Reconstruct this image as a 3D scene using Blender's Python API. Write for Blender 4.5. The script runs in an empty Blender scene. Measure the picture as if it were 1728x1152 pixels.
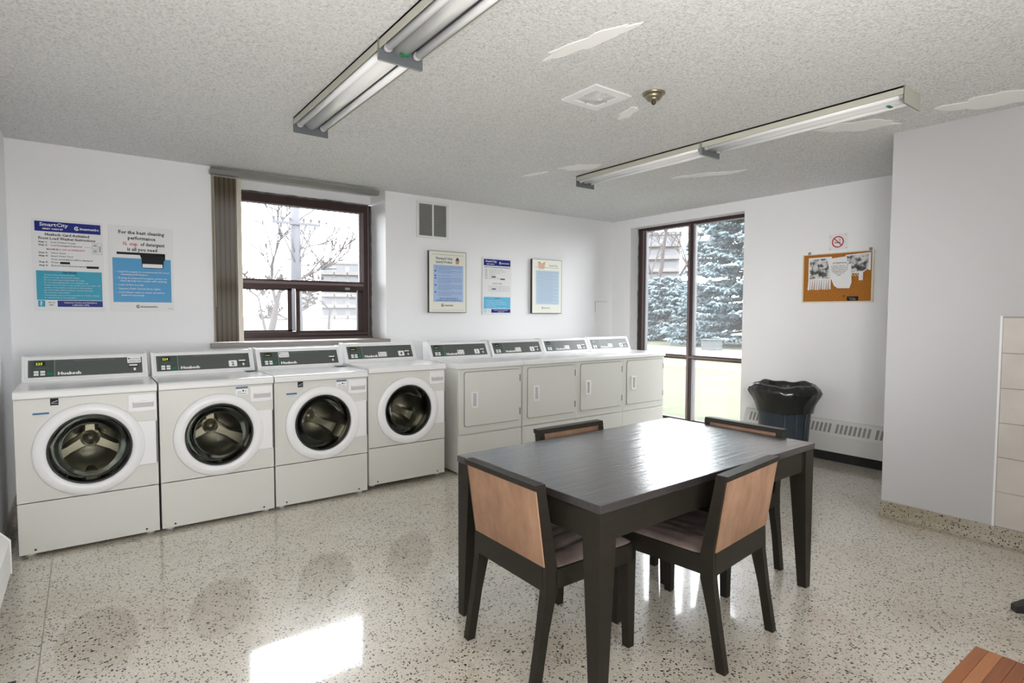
import bpy, bmesh, math, random
from mathutils import Vector, Matrix
random.seed(7)
sc = bpy.context.scene
COL = sc.collection
PI = math.pi
# ------------------------------------------------------------------ room measures (metres)
H = 2.616            # ceiling
XL, XR = -0.09, 6.061  # left wall, window wall
YB = -7.2            # wall behind the camera
XP, YP = 4.767, -3.80  # the wall block on the right
# ------------------------------------------------------------------ camera
cam_d = bpy.data.cameras.new('camera'); cam = bpy.data.objects.new('camera', cam_d); COL.objects.link(cam)
yaw, pitch, roll = math.radians(36.6896), math.radians(-2.7703), math.radians(0.1738)
fw = Vector((math.sin(yaw)*math.cos(pitch), math.cos(yaw)*math.cos(pitch), math.sin(pitch)))
rt = Vector((math.cos(yaw), -math.sin(yaw), 0)); up = rt.cross(fw)
r2 = rt*math.cos(roll)+up*math.sin(roll); u2 = -rt*math.sin(roll)+up*math.cos(roll)
cam.matrix_world = Matrix((( r2.x, u2.x, -fw.x, 0.3304), (r2.y, u2.y, -fw.y, -5.4277), (r2.z, u2.z, -fw.z, 1.3891), (0, 0, 0, 1)))
cam_d.sensor_width = 36; cam_d.lens = 968.557*36/1728; cam_d.clip_start = 0.05; cam_d.clip_end = 500
sc.camera = cam
# ------------------------------------------------------------------ sky, daylight, exposure
w = bpy.data.worlds.new('overcast'); sc.world = w; w.use_nodes = True
bg = w.node_tree.nodes['Background']; bg.inputs[0].default_value = (0.955, 0.97, 1.0, 1); bg.inputs[1].default_value = 14.0
def portal(loc, rot, sx, sy):
    l = bpy.data.lights.new('window_portal', 'AREA'); l.shape = 'RECTANGLE'; l.size = sx; l.size_y = sy
    l.cycles.is_portal = True
    o = bpy.data.objects.new('window_portal', l); o.location = loc; o.rotation_euler = rot; COL.objects.link(o)
portal((2.0, 0.46, 1.83), (-PI/2, 0, 0), 1.6, 1.45)
portal((6.33, -1.1, 1.3), (0, PI/2, 0), 2.5, 1.6)
portal((1.2, YB-0.12, 1.6), (PI/2, 0, 0), 1.7, 1.3)  # portal of the added rear window
# fill lamp added unseen behind the camera, bounced off the ceiling
bl = bpy.data.lights.new('bounce_fill', 'AREA'); bl.shape = 'RECTANGLE'; bl.size = 1.8; bl.size_y = 1.2; bl.energy = 90; bl.color = (1.0, 0.975, 0.94)
blo = bpy.data.objects.new('bounce_fill', bl); blo.location = (0.9, -5.8, 0.9); blo.rotation_euler = Vector((-0.05, 0.30, 0.95)).to_track_quat('-Z', 'Y').to_euler(); COL.objects.link(blo)
# second added fill lamp, narrower, turned towards the far window corner
b2 = bpy.data.lights.new('corner_fill', 'AREA'); b2.shape = 'RECTANGLE'; b2.size = 1.0; b2.size_y = 0.8; b2.energy = 5.5; b2.spread = math.radians(36); b2.color = (1.0, 0.985, 0.96)
bo2 = bpy.data.objects.new('corner_fill', b2); bo2.location = (0.30, -5.75, 1.95); bo2.rotation_euler = (Vector((6.06, -1.9, 1.35))-Vector((0.30, -5.75, 1.95))).to_track_quat('-Z', 'Y').to_euler(); COL.objects.link(bo2)
sc.view_settings.view_transform = 'Standard'; sc.view_settings.look = 'None'
sc.view_settings.gamma = 1; sc.view_settings.use_curve_mapping = False
sc.view_settings.exposure = 0.16
sc.cycles.max_bounces = 10; sc.cycles.diffuse_bounces = 6; sc.cycles.glossy_bounces = 4
sc.cycles.transparent_max_bounces = 12; sc.cycles.transmission_bounces = 6
sc.cycles.caustics_reflective = False; sc.cycles.caustics_refractive = False
sc.cycles.sample_clamp_indirect = 8
sc.cycles.use_denoising = True

# ------------------------------------------------------------------ materials
MATS = {}
def mat(name, col, rough=0.5, metal=0.0, spec=0.5, coat=0.0, coat_r=0.1, emit=None, es=1.0):
    if name in MATS: return MATS[name]
    m = bpy.data.materials.new(name); m.use_nodes = True
    b = m.node_tree.nodes['Principled BSDF']
    b.inputs['Base Color'].default_value = (*col, 1); b.inputs['Roughness'].default_value = rough
    b.inputs['Metallic'].default_value = metal; b.inputs['Specular IOR Level'].default_value = spec
    b.inputs['Coat Weight'].default_value = coat; b.inputs['Coat Roughness'].default_value = coat_r
    if emit: b.inputs['Emission Color'].default_value = (*emit, 1); b.inputs['Emission Strength'].default_value = es
    MATS[name] = m; return m
class NT:
    def __init__(s, m): s.t = m.node_tree; s.n = s.t.nodes; s.l = s.t.links; s.b = s.n['Principled BSDF']
    def node(s, typ, **kw):
        o = s.n.new(typ)
        for k, v in kw.items():
            if k in ('operation', 'blend_type', 'data_type', 'feature', 'distance', 'noise_dimensions', 'wave_type', 'bands_direction', 'interpolation', 'clamp'): setattr(o, k, v)
            else: o.inputs[k.replace('_', ' ')].default_value = v
        return o
    def link(s, a, b): s.l.new(a, b)
    def coord(s, scale=(1, 1, 1), rot=(0, 0, 0)):
        g = s.n.new('ShaderNodeTexCoord'); mp = s.n.new('ShaderNodeMapping')
        mp.inputs['Scale'].default_value = scale; mp.inputs['Rotation'].default_value = rot
        s.link(g.outputs['Object'], mp.inputs[0]); return mp.outputs[0]
    def noise(s, vec, scale, detail=3, rough=0.5):
        o = s.node('ShaderNodeTexNoise', Scale=scale, Detail=detail, Roughness=rough); s.link(vec, o.inputs['Vector']); return o.outputs['Fac']
    def ramp(s, fac, stops, interp='LINEAR'):
        o = s.n.new('ShaderNodeValToRGB'); o.color_ramp.interpolation = interp
        e = o.color_ramp.elements
        e[0].position, e[1].position = stops[0][0], stops[-1][0]
        def c4(c): return (c, c, c, 1) if isinstance(c, (int, float)) else (*c, 1)
        e[0].color, e[1].color = c4(stops[0][1]), c4(stops[-1][1])
        for p, c in stops[1:-1]:
            q = e.new(p); q.color = c4(c)
        s.link(fac, o.inputs[0]); return o.outputs[0]
    def mix(s, fac, a, b, mode='MIX'):
        o = s.n.new('ShaderNodeMix'); o.data_type = 'RGBA'; o.blend_type = mode
        for i, v in ((0, fac), (6, a), (7, b)):
            if isinstance(v, (int, float)): o.inputs[i].default_value = v if i == 0 else (v, v, v, 1)
            elif isinstance(v, tuple): o.inputs[i].default_value = (*v, 1)
            else: s.link(v, o.inputs[i])
        return o.outputs[2]
    def math(s, op, a, b=0.0):
        o = s.n.new('ShaderNodeMath'); o.operation = op
        for i, v in ((0, a), (1, b)):
            if isinstance(v, (int, float)): o.inputs[i].default_value = v
            else: s.link(v, o.inputs[i])
        return o.outputs[0]
    def bump(s, h, strength=0.3, dist=0.01):
        o = s.n.new('ShaderNodeBump'); o.inputs['Strength'].default_value = strength; o.inputs['Distance'].default_value = dist
        s.link(h, o.inputs['Height']); s.link(o.outputs[0], s.b.inputs['Normal']); return o
    def color(s, c): s.link(c, s.b.inputs['Base Color'])
    def rough(s, c): s.link(c, s.b.inputs['Roughness'])

def wall_mat(name, col):
    m = mat(name, col, 0.55, spec=0.35); t = NT(m); v = t.coord()
    n = t.noise(v, 1.1, 4); t.color(t.mix(n, tuple(c*0.96 for c in col), tuple(min(1, c*1.03) for c in col)))
    t.bump(t.noise(v, 160, 2), 0.06, 0.002); return m
M_WALL = wall_mat('white_wall_paint', (0.86, 0.86, 0.875))
M_WALL_SHADED = wall_mat('white_wall_paint_shaded', (0.52, 0.52, 0.53))  # same white paint, darkened to put the block's shade into the colour
# stippled ceiling
M_CEIL = mat('stippled_ceiling', (0.75, 0.745, 0.73), 0.9, spec=0.1); t = NT(M_CEIL); v = t.coord()
n1 = t.noise(v, 85, 4, 0.75); n2 = t.noise(v, 1.5, 3); n3 = t.noise(v, 40, 4, 0.7)
c = t.ramp(n1, [(0.34, (0.48, 0.48, 0.475)), (0.46, (0.75, 0.75, 0.745)), (0.64, (0.90, 0.898, 0.892))])
t.color(t.mix(t.ramp(n2, [(0.3, 0.0), (0.75, 0.35)]), c, (0.83, 0.83, 0.825))); t.bump(t.math('ADD', n1, n3), 1.0, 0.009)
M_PLASTER = mat('smooth_plaster_patch', (0.86, 0.855, 0.845), 0.75, spec=0.2); t = NT(M_PLASTER)
t.bump(t.noise(t.coord((1, 3, 1)), 30, 3), 0.15, 0.003)
# terrazzo
def terrazzo(name, gloss=True, dim=1.0):
    m = mat(name, (0.6, 0.56, 0.5), 0.30, spec=0.5); t = NT(m); v = t.coord()
    wv = t.node('ShaderNodeTexNoise', Scale=35.0, Detail=2.0); t.link(v, wv.inputs['Vector'])
    vm = t.n.new('ShaderNodeVectorMath'); vm.operation = 'MULTIPLY_ADD'; t.link(wv.outputs['Color'], vm.inputs[0])
    vm.inputs[1].default_value = (0.014, 0.014, 0.014); t.link(v, vm.inputs[2]); vv = vm.outputs[0]
    base = t.ramp(t.noise(v, 1.3, 4, 0.6), [(0.25, (0.46, 0.395, 0.30)), (0.45, (0.63, 0.58, 0.49)), (0.75, (0.73, 0.695, 0.62))])
    g = t.noise(v, 70, 3, 0.6); base = t.mix(t.ramp(g, [(0.35, 0.30), (0.6, 0.0)]), base, (0.45, 0.40, 0.33))
    g2 = t.noise(v, 4.0, 4, 0.7); base = t.mix(t.ramp(g2, [(0.52, 0.0), (0.75, 0.30)]), base, (0.40, 0.37, 0.31))
    def chips(scale, th, keep, colr, base, randomness=1.0):
        a = t.node('ShaderNodeTexVoronoi', Scale=scale); t.link(vv, a.inputs['Vector'])
        sep = t.n.new('ShaderNodeSeparateColor'); t.link(a.outputs['Color'], sep.inputs[0])
        size = t.math('MULTIPLY', sep.outputs[1], th)
        inside = t.math('LESS_THAN', a.outputs['Distance'], size)
        k = t.math('LESS_THAN', sep.outputs[0], keep)
        return t.mix(t.math('MULTIPLY', inside, k), base, colr)
    base = chips(130, 0.42, 0.42, (0.36, 0.31, 0.25), base)
    base = chips(105, 0.40, 0.35, (0.76, 0.74, 0.69), base)
    base = chips(112, 0.54, 0.50, (0.04, 0.03, 0.022), base)
    base = chips(74, 0.46, 0.26, (0.02, 0.016, 0.013), base)
    if dim != 1.0: base = t.mix(1.0, base, (dim, dim*0.97, dim*0.90), 'MULTIPLY')
    t.color(base)
    if gloss:
        m.node_tree.nodes['Principled BSDF'].inputs['Coat Weight'].default_value = 0.8
        t.b.inputs['Coat Roughness'].default_value = 0.06; t.b.inputs['Coat IOR'].default_value = 1.46
        r = t.ramp(t.noise(v, 2.2, 4, 0.6), [(0.3, 0.03), (0.7, 0.09)]); t.link(r, t.b.inputs['Coat Roughness'])
        bp = t.n.new('ShaderNodeBump'); bp.inputs['Strength'].default_value = 0.12; bp.inputs['Distance'].default_value = 0.002
        t.link(t.noise(v, 9, 2), bp.inputs['Height']); t.link(bp.outputs[0], t.b.inputs['Coat Normal'])
    return m
M_FLOOR = terrazzo('terrazzo_floor')
M_TERR = terrazzo('terrazzo_base', False, 0.66)
M_STRIP = mat('divider_strip', (0.30, 0.28, 0.25), 0.5)
def enamel(name, col, r=0.28):
    m = mat(name, col, r, spec=0.5); t = NT(m); v = t.coord()
    t.color(t.mix(t.ramp(t.noise(v, 3, 4, 0.6), [(0.35, 0.0), (0.8, 0.25)]), col, tuple(c*0.9 for c in col))); return m
M_ENAM = enamel('cream_enamel', (0.66, 0.66, 0.62))
M_LID = enamel('white_enamel', (0.80, 0.80, 0.80), 0.18)
M_PLAS = mat('white_plastic', (0.80, 0.80, 0.815), 0.35)
M_PLASG = mat('grey_plastic_recess', (0.50, 0.50, 0.51), 0.4)
M_GASK = mat('black_rubber', (0.012, 0.012, 0.012), 0.35)
M_STEEL = mat('drum_steel', (0.72, 0.68, 0.60), 0.38, metal=1.0)
M_STEEL_D = mat('drum_steel_dark', (0.26, 0.25, 0.22), 0.22, metal=0.9)
M_PANEL = mat('console_grey', (0.085, 0.095, 0.09), 0.35)
M_PANEL2 = mat('console_keypad_green', (0.055, 0.075, 0.068), 0.4)
M_LCD = mat('display_black', (0.008, 0.008, 0.006), 0.2)
M_DIGIT = mat('display_digit', (0.3, 0.35, 0.02), 0.5, emit=(0.75, 0.85, 0.05), es=0.7)
M_GREEN = mat('start_green', (0.0, 0.17, 0.10), 0.4)
M_WHITE = mat('print_white', (0.85, 0.85, 0.85), 0.5, spec=0.15)
M_BLACK = mat('print_black', (0.015, 0.015, 0.02), 0.5, spec=0.15)
M_GREYP = mat('print_grey', (0.07, 0.07, 0.085), 0.5, spec=0.15)
M_NAVY = mat('print_navy', (0.012, 0.022, 0.22), 0.35, spec=0.15)
M_CYAN = mat('print_cyan', (0.045, 0.35, 0.50), 0.35, spec=0.15)
M_BLUE = mat('print_blue', (0.085, 0.33, 0.60), 0.35, spec=0.15)
M_PALE = mat('print_pale_blue', (0.40, 0.53, 0.76), 0.4, spec=0.15)
M_PALEC = mat('print_pale_cyan', (0.42, 0.72, 0.84), 0.4, spec=0.15)
M_RED = mat('print_red', (0.50, 0.02, 0.03), 0.4, spec=0.15)
M_CARD = mat('poster_card', (0.80, 0.80, 0.81), 0.45, spec=0.2)
M_IVORY = mat('poster_ivory', (0.80, 0.79, 0.70), 0.3)
M_BASK = mat('print_basket_tan', (0.55, 0.32, 0.20), 0.5, spec=0.15)
M_FRAMEB = mat('black_frame', (0.03, 0.03, 0.03), 0.3)
# dark wood
def dark_wood(name, col, rough, bump=0.15, coat=0.0):
    m = mat(name, col, rough, spec=0.5, coat=coat, coat_r=0.045); t = NT(m); v = t.coord((2.2, 26, 26))
    g = t.noise(v, 2.0, 5, 0.6)
    t.color(t.mix(g, tuple(c*0.6 for c in col), tuple(c*1.5 for c in col)))
    bb = t.bump(g, bump, 0.003)
    if coat: t.link(bb.outputs[0], t.b.inputs['Coat Normal'])
    return m
M_TABLE = dark_wood('espresso_table_top', (0.030, 0.026, 0.027), 0.30, 0.7, coat=1.0)
NT(M_TABLE).b.inputs['Coat IOR'].default_value = 1.6; NT(M_TABLE).b.inputs['Specular IOR Level'].default_value = 0.15
M_DWOOD = dark_wood('espresso_wood', (0.017, 0.014, 0.010), 0.42, 0.05); NT(M_DWOOD).b.inputs['Specular IOR Level'].default_value = 0.3
def suede(name, a, b, sc_=3.0, rough=0.85):
    m = mat(name, a, rough, spec=0.25); t = NT(m); v = t.coord((1, 1, 0.5))
    n = t.noise(v, sc_*1.6, 5, 0.65); t.color(t.ramp(n, [(0.3, a), (0.7, b)]))
    t.bump(t.noise(v, 120, 3), 0.1, 0.002); return m
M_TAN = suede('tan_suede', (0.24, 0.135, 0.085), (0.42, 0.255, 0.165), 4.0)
M_SEAT = suede('brown_suede', (0.17, 0.125, 0.11), (0.30, 0.235, 0.205), 5.0, 0.55)
# window
M_BRONZE = mat('bronze_aluminium', (0.055, 0.032, 0.030), 0.35, metal=0.3)
M_BRONZE2 = mat('bronze_aluminium_light', (0.20, 0.15, 0.15), 0.35, metal=0.4)
M_SEAL = mat('window_seal', (0.35, 0.35, 0.37), 0.5)
def glass(name, haze=0.0, tint=(0.97, 0.98, 0.98)):
    m = bpy.data.materials.new(name); m.use_nodes = True; nt = m.node_tree; nt.nodes.clear()
    out = nt.nodes.new('ShaderNodeOutputMaterial'); tr = nt.nodes.new('ShaderNodeBsdfTransparent'); gl = nt.nodes.new('ShaderNodeBsdfGlossy')
    tr.inputs[0].default_value = (*tint, 1); gl.inputs['Roughness'].default_value = 0.02
    fr = nt.nodes.new('ShaderNodeFresnel'); fr.inputs[0].default_value = 1.35
    mx = nt.nodes.new('ShaderNodeMixShader'); nt.links.new(fr.outputs[0], mx.inputs[0]); nt.links.new(tr.outputs[0], mx.inputs[1]); nt.links.new(gl.outputs[0], mx.inputs[2])
    last = mx
    if haze:
        tl = nt.nodes.new('ShaderNodeBsdfTranslucent'); tl.inputs[0].default_value = (0.9, 0.9, 0.92, 1)
        m2 = nt.nodes.new('ShaderNodeMixShader'); m2.inputs[0].default_value = haze
        nt.links.new(mx.outputs[0], m2.inputs[1]); nt.links.new(tl.outputs[0], m2.inputs[2]); last = m2
    nt.links.new(last.outputs[0], out.inputs[0]); return m
M_GLASS = glass('window_glass', 0.014); M_GLASSH = glass('hazy_window_glass', 0.035)
M_DOORGL = glass('door_glass', 0.0, (0.62, 0.62, 0.56)); M_DOORGL.node_tree.nodes['Glossy BSDF'].inputs[0].default_value = (0.22, 0.225, 0.21, 1); M_DOORGL.node_tree.nodes['Glossy BSDF'].inputs[1].default_value = 0.06
M_BLIND = mat('taupe_blind', (0.40, 0.33, 0.235), 0.6); M_BLIND2 = mat('taupe_blind_dark', (0.20, 0.165, 0.115), 0.6)
M_BLINDC = mat('cream_blind', (0.72, 0.66, 0.56), 0.6)
M_TRACK = mat('grey_track', (0.22, 0.215, 0.20), 0.4)
M_METALW = mat('painted_white_metal', (0.72, 0.72, 0.70), 0.4)
M_GRILL = mat('grille_grey', (0.28, 0.28, 0.27), 0.5)
M_DARK = mat('dark_cavity', (0.02, 0.02, 0.02), 0.8)
M_CREAMM = mat('cream_fixture_metal', (0.50, 0.49, 0.42), 0.4)
M_ENDP = mat('fixture_end_grey', (0.13, 0.145, 0.155), 0.4)
M_REFL = mat('fixture_reflector', (0.80, 0.80, 0.80), 0.15, spec=0.8)
M_TUBE = mat('fluorescent_tube', (0.85, 0.85, 0.87), 0.25, emit=(1, 1, 1), es=0.03)
M_LABELG = mat('green_label', (0.0, 0.22, 0.08), 0.4)
M_BRASS = mat('tarnished_brass', (0.30, 0.27, 0.19), 0.35, metal=0.9)
M_CORK = mat('cork', (0.42, 0.17, 0.035), 0.9, spec=0.1); t = NT(M_CORK); v = t.coord()
t.color(t.ramp(t.noise(v, 90, 4, 0.7), [(0.3, (0.30, 0.11, 0.02)), (0.7, (0.50, 0.21, 0.045))]))
M_CAN = mat('blue_grey_plastic', (0.048, 0.065, 0.088), 0.4)
M_BAG = mat('black_plastic_bag', (0.012, 0.013, 0.012), 0.22, spec=0.6)
M_TILE = mat('beige_tile', (0.60, 0.56, 0.52), 0.3); t = NT(M_TILE); t.color(t.ramp(t.noise(t.coord(), 6, 4), [(0.3, (0.57, 0.53, 0.49)), (0.7, (0.63, 0.59, 0.55))]))
M_GROUT = mat('grout', (0.36, 0.34, 0.31), 0.9)
def plank_mat(name, a, b):
    m = mat(name, a, 0.38); t = NT(m); t.color(t.ramp(t.noise(t.coord((3, 40, 40)), 1.5, 4, 0.6), [(0.3, a), (0.7, b)])); return m
M_PL = [plank_mat('butcher_block_a', (0.21, 0.065, 0.018), (0.28, 0.10, 0.03)), plank_mat('butcher_block_b', (0.15, 0.042, 0.013), (0.21, 0.068, 0.022)),
        plank_mat('butcher_block_c', (0.29, 0.11, 0.038), (0.35, 0.145, 0.055))]
M_MAT = mat('grey_mat', (0.05, 0.05, 0.055), 0.8)

# ------------------------------------------------------------------ mesh helpers
class MB:
    def __init__(s): s.v = []; s.f = []; s.sm = []
    def add(s, vs, fs, smooth=False):
        k = len(s.v); s.v += [tuple(p) for p in vs]; s.f += [tuple(i+k for i in f) for f in fs]; s.sm += [smooth]*len(fs); return s
    def box(s, x0, x1, y0, y1, z0, z1, b=0.0, fr=None):
        x0, x1 = min(x0, x1), max(x0, x1); y0, y1 = min(y0, y1), max(y0, y1); z0, z1 = min(z0, z1), max(z0, z1)
        if b <= 0:
            vs = [(x, y, z) for z in (z0, z1) for y in (y0, y1) for x in (x0, x1)]
            fs = [(0, 2, 3, 1), (4, 5, 7, 6), (0, 1, 5, 4), (2, 6, 7, 3), (0, 4, 6, 2), (1, 3, 7, 5)]
        else:
            bm = bmesh.new(); bmesh.ops.create_cube(bm, size=1)
            for q in bm.verts: q.co = Vector(((x0+x1)/2+q.co.x*(x1-x0), (y0+y1)/2+q.co.y*(y1-y0), (z0+z1)/2+q.co.z*(z1-z0)))
            b = min(b, 0.49*min(x1-x0, y1-y0, z1-z0))
            bmesh.ops.bevel(bm, geom=bm.edges[:], offset=b, segments=2, affect='EDGES', profile=0.5)
            bm.verts.index_update(); vs = [tuple(q.co) for q in bm.verts]; fs = [tuple(q.index for q in f.verts) for f in bm.faces]; bm.free()
        if fr: vs = [fr(*q) for q in vs]
        return s.add(vs, fs, False)
    def prism(s, prof, lo, hi, axis='x', smooth=False):
        # profile points in the other two axes (y,z / x,z / x,y), extruded from lo to hi
        n = len(prof)
        def P(a, b, c): return {'x': (c, a, b), 'y': (a, c, b), 'z': (a, b, c)}[axis]
        vs = [P(a, b, lo) for a, b in prof]+[P(a, b, hi) for a, b in prof]
        fs = [(i, (i+1) % n, (i+1) % n+n, i+n) for i in range(n)]
        s.add(vs, fs, smooth); s.add(vs, [tuple(range(n))[::-1], tuple(range(n, 2*n))]); return s
    def lathe(s, prof, seg=48, c=(0, 0, 0), axis='z', close=False, smooth=True, fn=None):
        # prof: (radius, height)
        n = len(prof); vs = []
        for k in range(seg):
            a = 2*PI*k/seg
            for r, h in prof:
                if fn: r, h = fn(r, h, a)
                p = (r*math.cos(a), r*math.sin(a), h)
                if axis == 'y': p = (p[0], h, p[1])
                vs.append((c[0]+p[0], c[1]+p[1], c[2]+p[2]))
        fs = []
        for k in range(seg):
            k2 = (k+1) % seg
            for i in range(n if close else n-1):
                j = (i+1) % n
                fs.append((k*n+i, k2*n+i, k2*n+j, k*n+j))
        return s.add(vs, fs, smooth)
    def tube(s, pts, r, seg=8, smooth=True, cap=True):
        pts = [Vector(p) for p in pts]; n = len(pts); rs = r if isinstance(r, (list, tuple)) else [r]*n
        vs = []; ref = None
        for i, p in enumerate(pts):
            d = (pts[min(i+1, n-1)]-pts[max(i-1, 0)]).normalized()
            if ref is None: ref = d.orthogonal().normalized()
            ref = (ref-d*ref.dot(d)); ref = ref.normalized() if ref.length > 1e-6 else d.orthogonal().normalized()
            q = d.cross(ref)
            for k in range(seg):
                a = 2*PI*k/seg; vs.append(p+(ref*math.cos(a)+q*math.sin(a))*rs[i])
        fs = [(i*seg+k, i*seg+(k+1) % seg, (i+1)*seg+(k+1) % seg, (i+1)*seg+k) for i in range(n-1) for k in range(seg)]
        s.add(vs, fs, smooth)
        if cap: s.add(vs, [tuple(range(seg))[::-1], tuple(range((n-1)*seg, n*seg))])
        return s
    def build(s, name, m, parent=None, loc=None, fixn=True):
        me = bpy.data.meshes.new(name); me.from_pydata([tuple(q) for q in s.v], [], s.f)
        me.polygons.foreach_set('use_smooth', s.sm)
        if fixn:
            bm = bmesh.new(); bm.from_mesh(me); bmesh.ops.remove_doubles(bm, verts=bm.verts[:], dist=1e-6); bmesh.ops.recalc_face_normals(bm, faces=bm.faces[:]); bm.to_mesh(me); bm.free()
        me.materials.append(m); me.update()
        o = bpy.data.objects.new(name, me); COL.objects.link(o)
        if 'lettering' in name or name == 'slot_marking': o['kind'] = 'stuff'
        if parent: o.parent = parent
        if loc: o.location = loc
        return o
def box(name, m, x0, x1, y0, y1, z0, z1, parent=None, b=0.0): return MB().box(x0, x1, y0, y1, z0, z1, b).build(name, m, parent)
def tag(o, label=None, cat=None, group=None, kind=None):
    if label: o['label'] = label
    if cat: o['category'] = cat
    if group: o['group'] = group
    if kind: o['kind'] = kind
    return o
def thing(name, label, cat, loc=(0, 0, 0), rz=0.0, group=None):
    o = bpy.data.objects.new(name, None); o.empty_display_size = 0.05; o.location = loc; o.rotation_euler = (0, 0, rz); COL.objects.link(o)
    return tag(o, label, cat, group)
def clone(o, parent=None):
    c = o.copy(); COL.objects.link(c)
    if parent: c.parent = parent
    for ch in list(o.children): clone(ch, c)
    return c
def struct(name, mb, m, parent=None, label=None, cat=None):
    o = mb.build(name, m, parent)
    if not parent: o['kind'] = 'structure'
    if label: o['label'] = label; o['category'] = cat
    return o
TXT = {}
def text2d(s, size, bold=0.0, align='LEFT', cond=1.0):
    key = (s, bold, align)
    if key not in TXT:
        cu = bpy.data.curves.new('t', 'FONT'); cu.body = s; cu.size = 1; cu.align_x = align; cu.resolution_u = 1; cu.offset = bold; cu.fill_mode = 'BOTH'
        o = bpy.data.objects.new('t', cu); COL.objects.link(o); dg = bpy.context.evaluated_depsgraph_get(); dg.update()
        me = bpy.data.meshes.new_from_object(o.evaluated_get(dg))
        TXT[key] = ([tuple(q.co) for q in me.vertices], [tuple(p.vertices) for p in me.polygons])
        bpy.data.objects.remove(o); bpy.data.curves.remove(cu); bpy.data.meshes.remove(me)
    vs, fs = TXT[key]
    return [(x*size*cond, y*size) for x, y, _ in vs], fs
class Frame:
    def __init__(s, O, U, V, N): s.O, s.U, s.V, s.N = Vector(O), Vector(U).normalized(), Vector(V).normalized(), Vector(N).normalized()
    def __call__(s, u, v, n=0.0): return tuple(s.O+s.U*u+s.V*v+s.N*n)
def put_text(mb, fr, s, u, v, size, n=0.0015, bold=0.0, align='LEFT', width=None):
    vs, fs = text2d(s, size, bold, align)
    if width and vs:
        xs = [a for a, _ in vs]; k = width/max(1e-6, max(xs)-min(xs)); vs = [(a*k, b) for a, b in vs]
    mb.add([fr(u+a, v+b, n) for a, b in vs], fs)
def fbox(mb, fr, u0, u1, v0, v1, n0, n1, b=0.0): return mb.box(u0, u1, v0, v1, n0, n1, b, fr=fr)
def fpoly(mb, fr, pts, n0, n1):
    k = len(pts); vs = [fr(a, b, n0) for a, b in pts]+[fr(a, b, n1) for a, b in pts]
    mb.add(vs, [tuple(range(k))[::-1], tuple(range(k, 2*k))]+[(i, (i+1) % k, (i+1) % k+k, i+k) for i in range(k)])
def rrect(u0, u1, v0, v1, r, seg=4):
    out = []
    for cx, cy, a0 in ((u1-r, v1-r, 0), (u0+r, v1-r, 90), (u0+r, v0+r, 180), (u1-r, v0+r, 270)):
        for i in range(seg+1):
            a = math.radians(a0+90*i/seg); out.append((cx+r*math.cos(a), cy+r*math.sin(a)))
    return out
def circ(cx, cy, r, n=24): return [(cx+r*math.cos(2*PI*i/n), cy+r*math.sin(2*PI*i/n)) for i in range(n)]

# ================================================================== ROOM SHELL
WT = 0.45
# floor: one terrazzo slab and a thin metal divider strip
fl = struct('floor', MB().box(XL-0.2, XR+0.3, YB-0.2, WT, -0.12, 0.0), M_FLOOR)
box('divider_strip', M_STRIP, 0.150, 0.1535, YB, 0, -0.002, 0.0006, fl)
ce = struct('ceiling', MB().box(XL-0.2, XR+0.3, YB-0.2, WT, H, H+0.15), M_CEIL)
# smooth plaster repairs on the ceiling
def patch(cx, cy, rx, ry, rot, seed):
    rnd = random.Random(seed); n = 36; ph = [rnd.uniform(0, 6.28) for _ in range(4)]; mb = MB(); ring = []
    for i in range(n):
        a = 2*PI*i/n; r = 1+0.16*math.sin(2*a+ph[0])+0.12*math.sin(5*a+ph[1])+0.09*math.sin(9*a+ph[2])+0.05*math.sin(15*a+ph[3])
        x, y = rx*r*math.cos(a), ry*r*math.sin(a); ring.append((cx+x*math.cos(rot)-y*math.sin(rot), cy+x*math.sin(rot)+y*math.cos(rot)))
    vs = [(x, y, H+0.001) for x, y in ring]+[(cx+(x-cx)*0.93, cy+(y-cy)*0.93, H-0.0035) for x, y in ring]
    mb.add(vs, [(i, (i+1) % n, (i+1) % n+n, i+n) for i in range(n)]+[tuple(range(n, 2*n))]); mb.build('plaster_patch', M_PLASTER, ce)
for a in [(3.70, -1.86, 0.15, 0.10, 2.0, 1), (4.76, -2.36, 0.29, 0.065, 2.0, 2), (2.19, -3.50, 0.22, 0.055, 1.75, 3), (3.03, -2.98, 0.10, 0.045, 1.2, 4),
          (4.40, -3.72, 0.24, 0.10, 2.3, 5), (3.95, -1.62, 0.10, 0.04, 2.2, 6), (3.55, -1.45, 0.12, 0.04, 1.8, 8), (4.55, -4.45, 0.30, 0.14, 2.0, 9)]: patch(*a)
# walls
W1 = (1.213, 2.785, 1.09)       # back-wall window opening x0 x1 z0 (goes up to the ceiling)
mb = MB().box(XL-0.2, W1[0], 0, WT, 0, H).box(W1[1], XR+0.3, 0, WT, 0, H).box(W1[0], W1[1], 0, WT, 0, W1[2]).box(W1[0], W1[1], 0.375, WT, 2.532, H)
struct('wall_back', mb, M_WALL)
W2 = (-1.92, -0.314, 0.07, 2.503)
mb = MB().box(XR, XR+0.3, YP, W2[0], 0, H).box(XR, XR+0.3, W2[1], 0.0, 0, H).box(XR, XR+0.3, W2[0], W2[1], 0, W2[2]).box(XR, XR+0.3, W2[0], W2[1], W2[3], H)
struct('wall_right', mb, M_WALL)
struct('wall_left', MB().box(XL-0.2, XL, YB, 0, 0, H), M_WALL)
mb = MB().box(XL-0.2, 0.4, YB-0.2, YB, 0, H).box(2.0, XR, YB-0.2, YB, 0, H).box(0.4, 2.0, YB-0.2, YB, 0, 1.0).box(0.4, 2.0, YB-0.2, YB, 2.2, H)  # opening left for the added fill window
struct('wall_rear', mb, M_WALL)
wi = struct('wall_inner', MB().box(XP, XR+0.3, YB, YP, 0, H), M_WALL_SHADED)
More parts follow.
